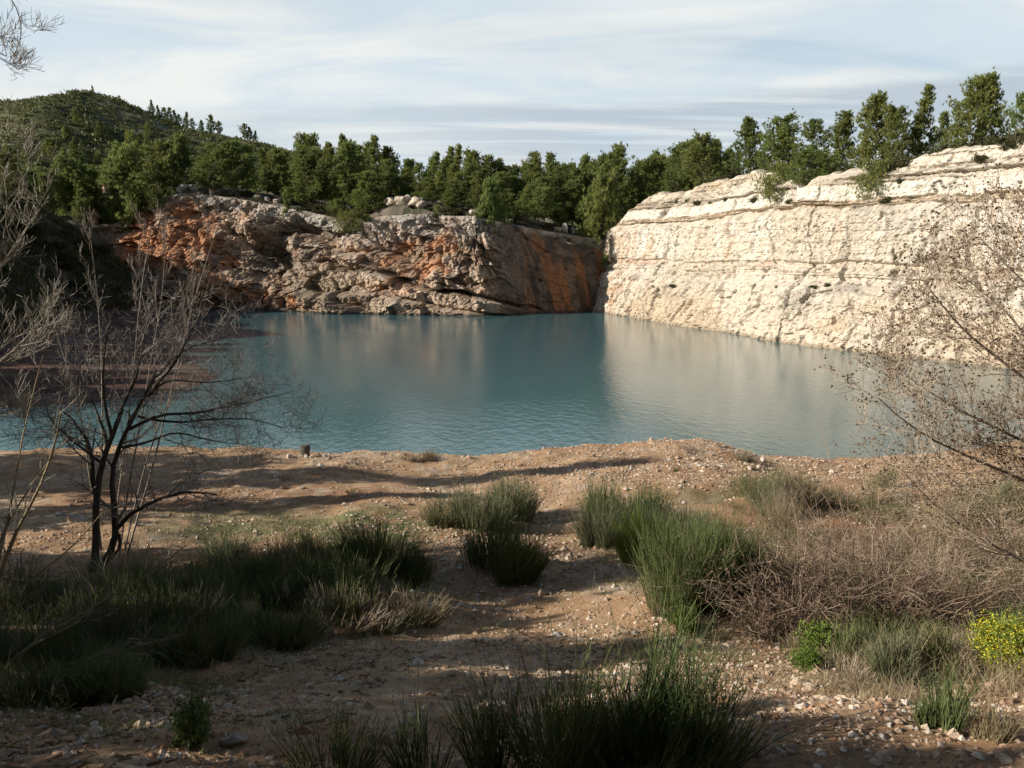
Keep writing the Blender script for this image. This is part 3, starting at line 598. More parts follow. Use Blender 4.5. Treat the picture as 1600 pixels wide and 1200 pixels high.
# rocks
def ico(sub):
    import bmesh
    bm = bmesh.new(); bmesh.ops.create_icosphere(bm, subdivisions=sub, radius=1); V = np.array([v.co[:] for v in bm.verts]); F = np.array([[v.index for v in f.verts] for f in bm.faces]); bm.free(); return V, F
def rock_mesh(seed, sub=3, col=(.50, .43, .34), sx=1, sy=.8, sz=.6, name='boulder'):
    r = np.random.default_rng(seed); V, F = ico(sub)
    for _ in range(9):                                  # cut flat faces
        n = unit(r.normal(size=3)); k = r.uniform(.55, .85); d = V@n; V = V - np.clip(d-k, 0, None)[:, None]*n*.93
    V = V*(1+.10*fbm(V*1.6+seed, 4, seed)[:, None]+.04*fbm(V*5+seed, 3, seed)[:, None])*np.array([sx, sy, sz])
    n = fbm(V*1.8+seed, 4, seed+5); c = mixc(np.array(col)*.75, np.minimum(np.array(col)*1.25, .75), ss(n, -.5, .5)); c = mixc(c, (.36, .22, .13), ss(fbm(V*2.5-seed, 3, seed+9), .15, .7)*.6)
    return mesh(name, V, F, M['stone'], c, False)
# ---------------------------------------------------------------- the pines on the rim
RIM = [  # px, base py, top py, width px, kind, distance behind the rim, label
 (205, 335, 236, 92, 5, 3, 'big dark pine at the left end of the rock face beside the orange outcrop'),
 (247, 318, 226, 60, 2, 9, 'tall pine behind the big dark pine at the left end of the rim'),
 (285, 296, 220, 52, 0, 6, 'lone conical pine above the red earth ledge left of the white boulders'),
 (335, 312, 228, 66, 2, 3, 'left of two broad pines over the dark hollow at the left of the rock face'),
 (372, 310, 226, 60, 5, 4, 'right of two broad pines over the dark hollow at the left of the rock face'),
 (485, 325, 236, 70, 5, 5, 'broad rounded pine standing left of the rim where pale boulders begin'),
 (548, 322, 226, 56, 0, 8, 'tall pine behind the small round pine on the rock face edge'),
 (578, 342, 272, 62, 5, 4, 'broad pine on the rim directly left of the boulder pile'),
 (452, 340, 306, 28, 4, 1, 'slim young pine on the rim edge left of the pale slabs'),
 (712, 328, 284, 46, 5, 6, 'bushy low pine behind the small round bush right of the boulder pile'),
 (676, 316, 288, 26, 4, 7, 'small pine close to the right end of the boulder pile'),
 (768, 350, 288, 54, 0, 1, 'broad bright pine hanging over the rim at the middle of the rock face'),
 (818, 328, 296, 30, 4, 5, 'slender young pine right of the broad bright pine on the rim'),
 (946, 362, 286, 66, 2, 1, 'broad drooping pine at the corner where brown and pale cliffs meet'),
 (962, 318, 232, 54, 1, 6, 'tall pointed pine rising behind the broad drooping corner pine'),
 (1012, 325, 248, 56, 2, 7, 'pine right of the corner pine just left of the pale cliff top'),
]
def rim_back(px, off):
    for Y in np.arange(100, 240, .25):
        X = (px-800)/FPX*Y*CP
        P = pY(px, 380, Y)
        if Y-float(YR(P[0])) >= off: return Y
    return 200
G_RIM = 'pines along the edge of the brown rock face'
for px, by, ty, wpx, k, off, lab in RIM:
    Y = rim_back(px, off); p = pY(px, by, Y); z = g1(p[0], Y); zb = z
    top = pY(px, ty, Y)[2]; h = top - zb; W_ = wpx*Y/FPX
    pine(k, (p[0], Y, zb-.1), h*1.02, W_*1.2/([5.3, 4.6, 6.2, 5.2, 4.0, 7.4, 5.6, 4.4][k]), lab, G_RIM)
SKX = [300, 380, 400, 440, 480, 500, 520, 545, 560, 590, 605, 620, 650, 680, 720, 740, 760, 790, 830, 850, 880, 900, 930, 960, 990, 1010, 1030, 1060, 1090, 1120, 1140, 1180]
SKY = [226, 230, 226, 222, 212, 207, 211, 209, 216, 211, 222, 238, 243, 232, 214, 224, 234, 248, 238, 230, 246, 238, 250, 240, 257, 238, 229, 231, 222, 220, 236, 250]
G_ST = 'pines in the crowded stand behind the rim'
nst = 0
for row, (off, n, drop) in enumerate(((7, 30, 54), (13, 34, 32), (20, 34, 15), (28, 32, 3), (36, 26, 0))):
    for i in range(n):
        px = 385 + (1150-385)*(i + random.uniform(.1, .9))/n
        Y = rim_back(px, off) + random.uniform(-2, 2); p = pY(px, 400, Y)
        if px > 1000: Y += (px-1000)*.02
        z = g1(p[0], Y); ty = np.interp(px, SKX, SKY) + drop + random.uniform(-3, 20) + (8 if row < 3 else 0)
        if 590 < px < 700 and row == 0: continue
        top = pY(px, ty, Y)[2]; h = top - z
        if h < 2.5: continue
        h = min(h, 19); k = random.choice((0, 1, 1, 2, 3, 4, 4, 6, 7)); nst += 1
        lab = ('green pine in the crowded front ranks of the stand behind the rim' if row < 2 else 'pine among the tall back ranks forming the skyline behind the rim')
        pine(k, (p[0], Y, z-.2), h, random.uniform(.82, 1.2)*(.45+h/20), lab, G_ST+(' at the front' if row < 2 else ' at the back'))
# pines on top of the pale cliff: px, base, top, width, kind, set-back, label
WTR = [
 (1058, 300, 228, 52, 2, 4, 'wide pine standing where the pale cliff top begins to rise'),
 (1105, 282, 220, 60, 2, 3, 'bushy broad pine above the left part of the pale cliff'),
 (1080, 290, 222, 40, 1, 7, 'slim pine between two broad ones above the left end of the pale cliff'),
 (1168, 280, 189, 46, 1, 3, 'tall narrow pine at the left of the tree row on the pale cliff'),
 (1206, 268, 188, 56, 2, 4, 'second tall pine in the row on the pale cliff with forked top'),
 (1232, 275, 202, 40, 4, 5, 'thin pine behind the forked top pine on the pale cliff'),
 (1268, 268, 190, 46, 3, 4, 'third tall pine along the pale cliff with a rounded top'),
 (1315, 252, 179, 50, 0, 4, 'conical pine in the middle of the tree row on the pale cliff'),
 (1262, 312, 236, 66, 5, .8, 'wide low pine spilling over the edge of the pale cliff'),
 (1290, 285, 242, 44, 5, 2, 'dark low pine behind the wide low one on the pale cliff edge'),
 (1366, 258, 152, 62, 0, 3, 'tall broad pine right of the middle of the pale cliff'),
 (1402, 256, 168, 44, 2, 2.5, 'bright green pine leaning beside the tall broad pine on the cliff'),
 (1434, 238, 140, 38, 4, 5, 'narrow dark pine with sparse top on the pale cliff'),
 (1467, 222, 180, 24, 7, 12, 'small distant pine in the gap on the skyline at right'),
 (1508, 236, 126, 58, 2, 3, 'left half of the biggest twin pines on the right of the cliff top'),
 (1540, 236, 121, 50, 0, 4, 'right half of the biggest twin pines on the right of the cliff top'),
 (1584, 205, 148, 34, 7, 14, 'distant sparse pine at the right edge of the picture'),
]
def white_at(px, off):
    """a point OFF metres behind the rim of the pale wall, seen at column px"""
    Q = wR + wN*off; u, _ = proj(np.c_[Q, wZ]); i = int(np.argmin(np.abs(u-px) + (Q[:, 1] > 130)*500)); return Q[i], i
for px, by, ty, wpx, k, off, lab in WTR:
    Q, i = white_at(px, off); z = g1(*Q)
    if off < 3: z = max(z, wZ[i]-.2)
    top = pY(px, ty, Q[1])[2]; h = max(top - z, 2.0)
    pine(k, (Q[0], Q[1], z-.15), h*1.03, wpx*1.2*Q[1]/FPX/([5.3, 4.6, 6.2, 5.2, 4.0, 7.4, 5.6, 4.4][k]), lab, 'pines on top of the pale cliff')
# round bushy pines and shrubs on the ledges of the pale cliff
def on_white(px, py):
    """nearest surface point of the pale wall seen at the pixel"""
    u, v = proj(WV); d = (u-px)**2 + (v-py)**2; d[:, wP[:, 1] > 125] += 1e6; return WV[np.unravel_index(np.argmin(d), d.shape)]
def on_back(px, py):
    u, v = proj(BV); d = (u-px)**2 + (v-py)**2; return BV[np.unravel_index(np.argmin(d), d.shape)]
for px, by, ty, wpx, k, lab in ((1208, 322, 266, 54, 0, 'round bushy pine over the edge of the pale cliff at left of centre'), (1356, 318, 262, 64, 1, 'round dark pine bush on the ledge in the middle of the pale cliff')):
    p = on_white(px, by-3); p = p + np.array([.5, .1, -.25]); h = (by-ty)*p[1]/FPX
    pine(k, p, h, wpx*p[1]/FPX/4.4, lab, 'round bushes on the cliff ledges', src=ROUND, h_ref=4.0, cat='bush', name='pine_bush')
for px, by, ty, wpx, k, lab in ((545, 364, 332, 38, 0, 'small round bright pine on the face below the rim pines'), (524, 334, 308, 28, 2, 'rounded bush on the rim left of the small round pine'), (685, 336, 320, 18, 1, 'little round bush below the right end of the boulder pile'), (574, 346, 334, 20, 2, 'tiny bush under the broad pine left of the boulder pile'), (242, 330, 300, 26, 1, 'small pale green bush beside the red earth ledge')):
    p = on_back(px, by); h = (by-ty)*p[1]/FPX
    pine(k, p + np.array([0, .3, -.2]), h, wpx*p[1]/FPX/4.2, lab, 'round bushes on the brown rock face', src=ROUND, h_ref=4.0, cat='bush', name='pine_bush')
for px, py, wpx, hpx in ((1380, 318, 20, 14), (1404, 288, 16, 16), (1432, 297, 12, 8), (1058, 318, 12, 12), (1087, 320, 14, 10), (1157, 316, 14, 14), (1132, 314, 8, 8), (1110, 318, 10, 8), (1072, 316, 8, 7), (1148, 290, 6, 6), (1178, 315, 22, 12), (1232, 318, 16, 12), (1540, 300, 10, 8), (1590, 286, 10, 9), (1398, 408, 16, 14), (1438, 410, 26, 14), (1340, 412, 10, 6), (1290, 447, 14, 9), (1270, 449, 22, 6), (1050, 449, 16, 8), (1020, 449, 10, 6), (1080, 450, 10, 5), (1212, 450, 14, 6), (1530, 252, 24, 18)):
    p = on_white(px, py); s = p[1]/FPX
    bush(random.randrange(3), p + np.array([.15, 0, -.05]), wpx*s*.55, hpx*s*.8, 'small brownish green shrub growing from a bedding ledge of the pale cliff', 'small shrubs on the pale cliff ledges')
for i in range(46):
    px = random.uniform(1020, 1640); Q, i_ = white_at(px, random.choice((1.2, 2.0, 3.2, 5))); s = random.uniform(.7, 1.5)
    if 1190 < px < 1215: continue
    bush(random.randrange(3), (*Q, max(g1(*Q), wZ[i_]-.3 if True else -9)), s*1.3, s*random.uniform(.7, 1.15), 'olive scrub bush between the pines along the top of the pale cliff', 'scrub along the top of the pale cliff')
for i in range(58):
    px = random.uniform(200, 985); off = random.choice((.8, 1.5, 2.5, 4.5)); Y = rim_back(px, off); p = pY(px, 380, Y); s = random.uniform(.5, 1.3)
    if 600 < px < 668: s *= .5
    bush(random.randrange(3), (p[0], Y, max(g1(p[0], Y), float(ZRb(p[0]))-.3 if off < 2 else 0)+.05), s*1.25, s*.9, 'dull green scrub bush on the broken ground along the brown cliff rim', 'scrub along the brown cliff rim')
# ---------------------------------------------------------------- boulders on the rim
BOUL = [rock_mesh(s, 3, c_, 1, .85, .72) for s, c_ in ((41, (.46, .40, .32)), (42, (.50, .43, .34)), (43, (.40, .35, .28)), (44, (.58, .55, .50)))]
for px, by, wpx, hpx, k, lab in (
 (610, 318, 24, 16, 2, 'grey boulder at the left end of the pile on the rim'), (629, 327, 26, 20, 0, 'large tan boulder at the front left of the pile on the rim'), (636, 313, 20, 17, 1, 'pointed boulder on top of the pile on the rim'),
 (647, 326, 20, 18, 1, 'mottled tan boulder at the front middle of the pile on the rim'), (660, 328, 18, 14, 2, 'brown boulder at the front right of the pile on the rim'), (657, 318, 15, 14, 3, 'whitish boulder at the back right of the pile on the rim'), (626, 314, 10, 9, 0, 'small grey boulder in the gap at the back of the pile'),
 (683, 322, 12, 10, 3, 'white boulder behind the little round bush on the rim'), (690, 324, 12, 9, 1, 'ochre boulder beside the white one behind the little bush'), (739, 316, 14, 10, 3, 'pale boulder under the pines left of the broad bright pine'),
 (797, 320, 12, 8, 3, 'pale flat boulder right of the broad bright pine'), (871, 324, 14, 9, 0, 'small tan boulder left of the two white standing blocks'), (883, 325, 12, 18, 3, 'white standing block on the rim, wider of two'), (897, 325, 10, 13, 3, 'white standing block on the rim, narrower of two'),
 (288, 298, 22, 16, 3, 'left white boulder above the red earth ledge'), (303, 298, 20, 12, 3, 'right white boulder above the red earth ledge'), (418, 303, 12, 8, 3, 'small white boulder on the rim in front of the pines, left one'), (434, 302, 14, 9, 0, 'grey boulder on the rim beside the small white boulders'), (450, 303, 10, 7, 3, 'small white boulder on the rim in front of the pines, right one'), (402, 300, 12, 8, 2, 'brown boulder beside the broad pines at the left rim')):
    Y = rim_back(px, 3.2 + (330-by)*.12 if 600 < px < 700 else 3.5); p = pY(px, by, Y); s = Y/FPX; z = g1(p[0], Y)
    o = obj('boulder', BOUL[k], None, (p[0], Y, z+hpx*s*.25), (random.uniform(-.3, .3), random.uniform(-.2, .2), random.uniform(0, 6.3)), (wpx*s*.60, wpx*s*.5, hpx*s*.78)); tag(o, lab, 'boulder', 'boulders on the rim')
# ---------------------------------------------------------------- pines on the hill and the left bank
G_H = 'small pines on the hill'
for px, ty, hh in ((145, 137, 4), (98, 146, 3), (76, 151, 2.6), (40, 153, 3), (12, 154, 3), (186, 151, 3), (237, 168, 7), (248, 176, 6), (256, 181, 6), (265, 178, 7), (274, 182, 7), (281, 190, 6), (290, 190, 8), (302, 200, 6), (315, 200, 6), (330, 203, 9), (342, 205, 7), (382, 207, 8), (390, 210, 7), (398, 213, 6)):
    Y = 379.0; p = pY(px, ty, Y); z = float(hill_z(np.array([p[0]]), np.array([Y]))[0])
    pine(random.choice((1, 4, 7, 3)), (p[0], Y, z-.5), max(hh, min(p[2]-z, hh*1.6)), None, 'small pine standing out against the sky on the hill ridge', G_H+' ridge')
done = 0
while done < 62:
    Y = random.uniform(172, 330); px = random.uniform(-40, 480); p = pY(px, 250, Y); z = float(hill_z(np.array([p[0]]), np.array([Y]))[0])
    if random.random() > ss(np.array([fbm(np.array([[p[0]*.02, Y*.02, 0]]), 2, 151)[0] + (280-Y)/130]), -.2, .5)[0]: continue
    h = random.uniform(5, 9)
    if proj(np.array([p[0], Y, z+h]))[1] < np.interp(px, HX, HP) + 16: continue
    done += 1
    pine(random.choice((0, 1, 2, 3, 4, 6)), (p[0], Y, z-.4), h, h/10*random.uniform(.9, 1.3), 'dark pine in the wooded lower slope of the hill at left', G_H+' slope')
# scrub cover of the hill: one mass nobody could count
r = np.random.default_rng(5); n = 19000; hx_ = r.uniform(-330, 60, n); hy_ = r.uniform(172, 392, n); hz_ = hill_z(hx_, hy_)
keep = fbm(P3(hx_*.05, hy_*.05), 3, 161) > -.6; u, v = proj(np.c_[hx_, hy_, hz_]); keep &= (u > -60) & (u < 640); q = np.c_[hx_, hy_, hz_][keep]
m = 16; b = np.repeat(q, m, 0); sz = np.repeat(r.uniform(.5, 1.25, len(q)), m); b = b + r.normal(size=b.shape)*np.array([.7, .7, .35])*sz[:, None] + np.array([0, 0, .25]); A = Acc()
blades(A, b, unit(r.normal(size=b.shape)+np.array([0, 0, .8])), sz*r.uniform(.5, 1.0, len(b)), sz*.5, np.zeros_like(b), r, 1, np.clip(np.repeat(r.random(len(q)), m)*.7+.3*r.random(len(b)), 0, 1), .5)
o = obj('scrub', A.mesh('scrub', M['hill_leaf'])); tag(o, 'low grey green scrub covering the hill slopes', 'scrub', kind='stuff')
# left bank: wooded top, pale bare bush
G_L = 'pines above the shaded left bank'
for i in range(24):
    px = random.uniform(-60, 205); Y = random.uniform(138, 166); p = pY(px, 330, Y); z = g1(p[0], Y); h = random.uniform(6, 10.5)
    if px > 150 and Y < 126: continue
    pine(random.choice((0, 1, 2, 3, 6)), (p[0], Y, z-.3), h, h/10*1.15, 'dark pine in the wood behind the shaded bank at left', G_L)
for i in range(150):
    px = random.uniform(-20, 300); Y = random.uniform(76, 134); p = pY(px, 350, Y); z = g1(p[0], Y); s = random.uniform(.9, 1.9)
    if z < 1.6 or (z < 8 and random.random() < .3): continue
    if z < 8: s *= .75
    bush(random.randrange(3), (p[0], Y, z-.1), s*1.4, s, 'dark scrub bush on the upper edge of the shaded left bank', 'scrub on the shaded left bank')
for i in range(18):   # outside the frame: their shade falls over the bank and the red beach
    x = random.uniform(-74, -47) if i < 12 else random.uniform(-92, -66); y = random.uniform(24, min(66, -x*1.25)) if i < 12 else random.uniform(44, 72)
    if x > -y*.72: x = -y*.72-2
    hh_ = (-23-x)*.445 - g1(x, y) + random.uniform(-.5, .5)
    if i >= 12 or hh_ < 3: continue
    pine(random.choice((0, 2, 3, 5)), (x, y, g1(x, y)-.3), hh_, hh_/10, 'pine on the bank beyond the left edge of the picture', 'pines beyond the left edge of the picture')
for x, y, h in ((-33, 40, 6.5), (-36, 43.5, 7.0), (-31.5, 37.6, 5.5), (-38, 47, 7.5)):
    pine(random.choice((0, 2, 5)), (x, y, g1(x, y)-.3), h, 1.0, 'pine on the bank beyond the left edge of the picture', 'pines beyond the left edge of the picture')
# the far wood on the lower hill: one mass
r = np.random.default_rng(15); A = Acc(); cnt = 0
def mesh_arr(me):
    V = np.empty(len(me.vertices)*3, np.float32); me.vertices.foreach_get('co', V); F = np.empty(len(me.loops), np.int32); me.loops.foreach_get('vertex_index', F); C = np.empty(len(me.vertices)*4, np.float32); me.color_attributes['Col'].data.foreach_get('color', C); return V.reshape(-1, 3).astype(float), F.reshape(-1, 4), C.reshape(-1, 4)[:, 0].astype(float)
ARR = [mesh_arr(PINES[k][1]) for k in (0, 1, 3, 6)]
while cnt < 90:
    Y = r.uniform(185, 345); p = pY(r.uniform(-60, 520), 250, Y); z = float(hill_z(np.array([p[0]]), np.array([Y]))[0])
    if fbm(np.array([[p[0]*.02, Y*.02, 0]]), 2, 151)[0] + (290-Y)/130 < r.uniform(-.2, .5): continue
    h = r.uniform(.5, .9); q_ = proj(np.array([p[0], Y, z+h*10]))
    if q_[1] < np.interp(q_[0], HX, HP) + 16: continue
    V, F, C = ARR[r.integers(4)]; a = r.random()*6.28; ca, sa = math.cos(a), math.sin(a); half = r.random(len(F)) < .55; F = F[half]
    A.add(np.c_[V[:, 0]*ca-V[:, 1]*sa, V[:, 0]*sa+V[:, 1]*ca, V[:, 2]]*h + np.array([p[0], Y, z-.4]), F, np.clip(C*.8+r.uniform(-.1, .15), 0, 1)); cnt += 1
o = obj('forest', A.mesh('forest', M['pine'])); tag(o, 'far dark pine wood merging on the lower slopes of the hill', 'forest', kind='stuff')
# tangled undergrowth on the shaded bank
r = np.random.default_rng(25); n = 9000; x = r.uniform(-78, -40, n); y = r.uniform(70, 134, n); z = gh(x, y, False); k = (z > .9) & (fbm(P3(x*.12, y*.12), 3, 181) + (z-5)*.04 > -.35); q = np.c_[x, y, z][k]; m = 12; b = np.repeat(q, m, 0) + r.normal(size=(len(q)*m, 3))*np.array([.4, .4, .12]); A = Acc()
blades(A, b, unit(r.normal(size=b.shape)+np.array([0, 0, .9])), np.repeat(r.uniform(.35, 1.0, len(q)), m)*r.uniform(.6, 1.2, len(b)), .13, np.zeros_like(b), r, 1, np.clip(np.repeat(r.random(len(q)), m)*.8, 0, 1), .4)
o = obj('undergrowth', A.mesh('undergrowth', M['scrub'])); tag(o, 'tangled dark undergrowth over the shaded left bank', 'undergrowth', kind='stuff')
V_, F_o = ico(5); q_ = V_*np.array([1.9, 1.5, 2.6]); a_, e_ = facets(q_+7, 1.0, 230, 1.2); b_, _e = facets(q_+3, .42, 231, 1.1); rad = 1 + .22*a_ + .09*b_ + .14*fbm(q_*.6, 3, 232); V_ = V_*rad[:, None]
nn = fbm(q_*.9, 4, 233); c_ = mixc((.40, .20, .10), (.52, .38, .26), ss(nn, -.3, .4)); OC = mesh('rock_outcrop', V_, F_o, M['rock'], c_)
for px, by, w_, h_, lab in ((162, 338, 56, 44, 'orange rock outcrop beside the big dark pine at the left end of the rim'), (134, 346, 34, 22, 'low ochre rock at the left foot of the orange outcrop')):
    Y = min(np.arange(108, 150, .5), key=lambda Y_: abs(g1(pY(px, by, Y_)[0], Y_) - pY(px, by, Y_)[2])); p = pY(px, by, Y); s = Y/FPX; o = obj('rock_outcrop', OC, None, (p[0], p[1], p[2]+h_*s*.2), (0, 0, px), (w_*s*.5, w_*s*.5, h_*s*.75)); tag(o, lab, 'rock')
# ---------------------------------------------------------------- loose stones of the path and bank
PV = np.array([[0, 0, 1], [1, 0, .1], [.3, .95, 0], [-.8, .6, .1], [-.8, -.6, 0], [.3, -.95, .1], [.1, .1, -.8]], float)
PF = np.array([[0, 1, 2], [0, 2, 3], [0, 3, 4], [0, 4, 5], [0, 5, 1], [6, 2, 1], [6, 3, 2], [6, 4, 3], [6, 5, 4], [6, 1, 5]])
def gravel(n, name, label, x0, x1, y0, y1, s0, s1, dens, seed, colf):
    r = np.random.default_rng(seed); x = r.uniform(x0, x1, n); y = y0 + (y1-y0)*r.random(n)**1.5
    k = np.nonzero(r.random(n) < dens(x, y))[0]; x, y = x[k], y[k]; n = len(x); s = s0*(s1/s0)**(r.random(n)**2.2)*(.6+.4*np.clip(y/10, .5, 1.6))
    u = r.random(n)*6.283; cs, sn = np.cos(u), np.sin(u); V = PV[None]*(1+r.uniform(-.35, .35, (n, 7, 3)))*np.stack([r.uniform(.7, 1.3, n), r.uniform(.6, 1.1, n), r.uniform(.4, .85, n)], -1)[:, None]
    V = np.stack([V[..., 0]*cs[:, None]-V[..., 1]*sn[:, None], V[..., 0]*sn[:, None]+V[..., 1]*cs[:, None], V[..., 2]], -1)*s[:, None, None]
    V += np.stack([x, y, gh(x, y)+s*.12], -1)[:, None]
    F = (np.arange(n)*7)[:, None, None] + PF[None]; C = colf(r, n)
    o = obj(name, mesh(name, V.reshape(-1, 3), F.reshape(-1, 3), M['stone'], np.repeat(C, 7, 0))); tag(o, label, 'gravel', kind='stuff'); return o
def scol(r, n):
    t = r.random(n); c = mixc((.37, .25, .165), (.55, .44, .335), t); c = mixc(c, (.64, .59, .52), (r.random(n) < .15)*.8); return mixc(c, (.32, .16, .09), (r.random(n) < .18)*.7)
def path_d(x, y):
    xc = .6 + .02*(y-8); d = .35 + .65*np.exp(-((x-xc)/2.2)**2)*(y < 19) + .6*(y > 20)*ss(x, -2, 3) + 1.0*np.exp(-((x-2.6)/1.6)**2)*(y < 8.5) + .5*(y < 6.5)
    return np.clip((d+.12)*(.6+.6*fbm(P3(x*.8, y*.8), 3, 201)), .06, 1)
gravel(170000, 'gravel', 'fine pinkish gravel strewn over the path and bank', -13, 13, 3.0, 26.5, .010, .045, path_d, 301, scol)
gravel(7000, 'rubble', 'fist sized broken limestone strewn over path and bank', -10, 11, 3.2, 26.5, .03, .085, lambda x, y: np.clip(path_d(x, y)*.8*(x > -5)+.05, 0, 1), 302, scol)
STN = [rock_mesh(s, 2, c_, 1, .75, .62, 'stone') for s, c_ in ((51, (.52, .46, .38)), (52, (.58, .54, .48)), (53, (.47, .33, .21)), (54, (.42, .37, .31)))]
def stone(px, py, w_px, k, lab, grp=None):
    P = hit(px, py); s = w_px*P[1]/FPX; o = obj('stone', STN[k], None, (P[0], P[1], P[2]+s*.10), (random.uniform(-.4, .4), random.uniform(-.4, .4), random.uniform(0, 6.3)), (s*.55,)*3); tag(o, lab, 'stone', grp)
for px, py, w_, k, lab in ((1265, 1075, 22, 1, 'whitish stone at the top of the rubble slope below the bright green bush'), (1183, 1125, 20, 0, 'tan stone low on the rubble slope at right'), (1308, 1122, 13, 1, 'white pointed stone in the middle of the rubble slope'),
    (1390, 1134, 15, 1, 'pale rounded stone right of the middle of the rubble slope'), (1378, 1152, 17, 0, 'cream stone half buried under the pale rounded stone'), (1268, 1160, 18, 1, 'bright cream stone in the lower rubble slope'), (1342, 1158, 16, 0, 'flat tan stone in the lower rubble slope'),
    (1225, 1180, 18, 2, 'orange brown stone at the bottom of the rubble slope'), (1470, 1165, 15, 1, 'light grey stone left of the dry tuft'), (1440, 1105, 20, 0, 'upright tan stone beside the small broom at right'), (1568, 1190, 30, 3, 'large grey stone in the bottom right corner'), (1190, 1068, 16, 0, 'buff stone near the dark broom at the edge of the slope'), (1245, 1112, 14, 2, 'orange stone in a patch of red earth on the slope'), (1335, 1100, 13, 3, 'dull grey stone under the dry grass'),
    (365, 1160, 42, 3, 'broad dark half buried stone near the leafy bush'), (310, 1172, 22, 3, 'small grey stone beside the leafy bush'), (360, 1087, 16, 3, 'flat grey stone in shade left of the path'), (920, 968, 10, 1, 'white pebble sized stone at the edge of the shaded path'), (745, 940, 12, 1, 'pale stone in the sun streak across the path'),
    (452, 715, 14, 0, 'grey stone beside the stump on the shore'), (494, 714, 18, 2, 'orange tan stone right of the stump on the shore'), (478, 714, 10, 1, 'small pale stone under the stump on the shore'), (508, 714, 11, 1, 'small white stone right of the orange one on the shore'), (433, 745, 12, 1, 'single pale stone on the bare flat at left'), (470, 763, 11, 3, 'low grey stone on the bare flat at left'), (1193, 720, 15, 1, 'big cream stone at the water edge beside the twiggy shrub'), (1186, 731, 12, 0, 'tan stone in front of the big cream stone at the water edge'), (1172, 733, 14, 1, 'whitish flat stone left of the big cream stone'), (1062, 740, 7, 2, 'little reddish stone on the sunlit point'), (1245, 765, 9, 0, 'small stone at the foot of the tall straw grass'), (120, 815, 34, 3, 'dark flat stone on the red flat at far left'), (95, 806, 22, 3, 'dark stone left of the flat stone on the red flat'), (180, 883, 20, 3, 'stone at the foot of the bare tree')):
    stone(px, py, w_, k, lab)
# weathered stump on the shore
P = hit(477, 712); A = Acc(); h = 17*P[1]/FPX; tube(A, [[0, 0, -.05], [0, 0, h*.3], [.01, 0, h*.75], [.0, .01, h], [0, 0, h*.9]], [h*.42, h*.44, h*.50, h*.50, .02], 9)
V = np.vstack(A.V); V *= 1+.10*fbm(V*6, 3, 9)[:, None]*np.array([1, 1, .3]); o = obj('tree_stump', mesh('tree_stump', V, np.vstack(A.F), M['bark'], np.full((len(V), 3), .11)*np.array([1, .85, .75])), None, P); tag(o, 'dark weathered stump standing on the shore by the water', 'stump')
# ---------------------------------------------------------------- broom bushes: sheaves of thin upright stems
def broom(px, by, ty, wpx, n, mat, label, group=None, seed=0, th=.0045, spread=.34, droop=.10, cat='bush', name='broom_bush', dry=0, hg=None, shift=0):
    r = np.random.default_rng(seed + int(px*7+by)); B = hit(px, by); B = B + np.array([0, shift, 0]); B[2] = g1(B[0], B[1]); s = B[1]/FPX; n = int(n*(1.9 if th > .004 else 1.2)); th = th*.72 if th > .004 else th; W_ = wpx*s*.58; H = (by-ty)*s*1.06 if hg is None else hg
    k = int(n*.35); nc_ = max(4, int(6+W_*5)); ca_ = r.random(nc_)*6.283; cq = np.sqrt(r.random(nc_)); ch = r.uniform(.5, 1.05, nc_); ci = r.integers(0, nc_, k); ch[0] = 1.05
    xy_ = np.c_[np.cos(ca_)*cq, np.sin(ca_)*cq][ci] + r.normal(size=(k, 2))*.20; a = np.arctan2(xy_[:, 1], xy_[:, 0]); q = np.minimum(np.hypot(xy_[:, 0], xy_[:, 1]), 1.15)
    base = np.c_[np.cos(a)*q*W_*.66, np.sin(a)*q*W_*.66, np.zeros(k)]; base[:, 2] = gh(base[:, 0]+B[0], base[:, 1]+B[1]) - B[2] - .03
    out = np.c_[np.cos(a), np.sin(a), np.zeros(k)]*q[:, None]; d = unit(out*spread*W_/H*1.6 + np.array([0, 0, 1.]) + r.normal(size=(k, 3))*np.array([.10, .10, 0]))
    S = Acc(); L = H*r.uniform(.38, 1.0, k)*(1-.30*q**2)*ch[ci]; bend = out*.10 + r.normal(size=(k, 3))*np.array([.07, .07, .02]) - np.array([0, 0, droop*.3])
    P = stems(S, base, d, L, th*1.3, th*.45, bend, r, 5, 3, r.random(k)*.8, .012)
    m = n-k; i = r.integers(0, k, m); j = r.integers(1, 5, m); b2 = P[i, j]; d2 = unit(d[i] + r.normal(size=(m, 3))*.22); F_ = Acc()
    L2 = H*r.uniform(.18, .45, m)*(1-.09*j); stems(F_, b2, d2, L2, th*.75, th*.3, r.normal(size=(m, 3))*.08, r, 3, 3, np.clip(r.random(m)*.8 + .2*(j > 3), 0, 1), .01)
    o = thing(name, label, cat, B, 0, group); obj('stem', S.mesh('broom_stem', M[mat]), o); obj('foliage', F_.mesh('broom_foliage', M[mat]), o)
    if dry:
        D = Acc(); m = int(n*dry); i = r.integers(0, k, m); blades(D, P[i, r.integers(0, 4, m)], unit(d[i]+r.normal(size=(m, 3))*.4), H*r.uniform(.2, .45, m), .006, r.normal(size=(m, 3))*.15, r, 2); obj('dry_grass_blades', D.mesh('dry_grass_blades', M['straw']), o)
    return o
broom(778, 900, 768, 140, 1500, 'broom', 'dark rounded broom bush standing alone in the middle of the path', seed=1, th=.006)
broom(800, 812, 706, 76, 900, 'broom_grey', 'tall grey green broom at the back of the clump left of the path', seed=2, th=.007, dry=.25)
broom(745, 825, 738, 100, 1100, 'broom_grey', 'pale feathery broom behind the dark rounded bush', seed=3, th=.007, dry=.3)
broom(690, 822, 766, 60, 500, 'broom_grey', 'small grassy broom at the left end of the pale clump', seed=4, th=.006, dry=.4)
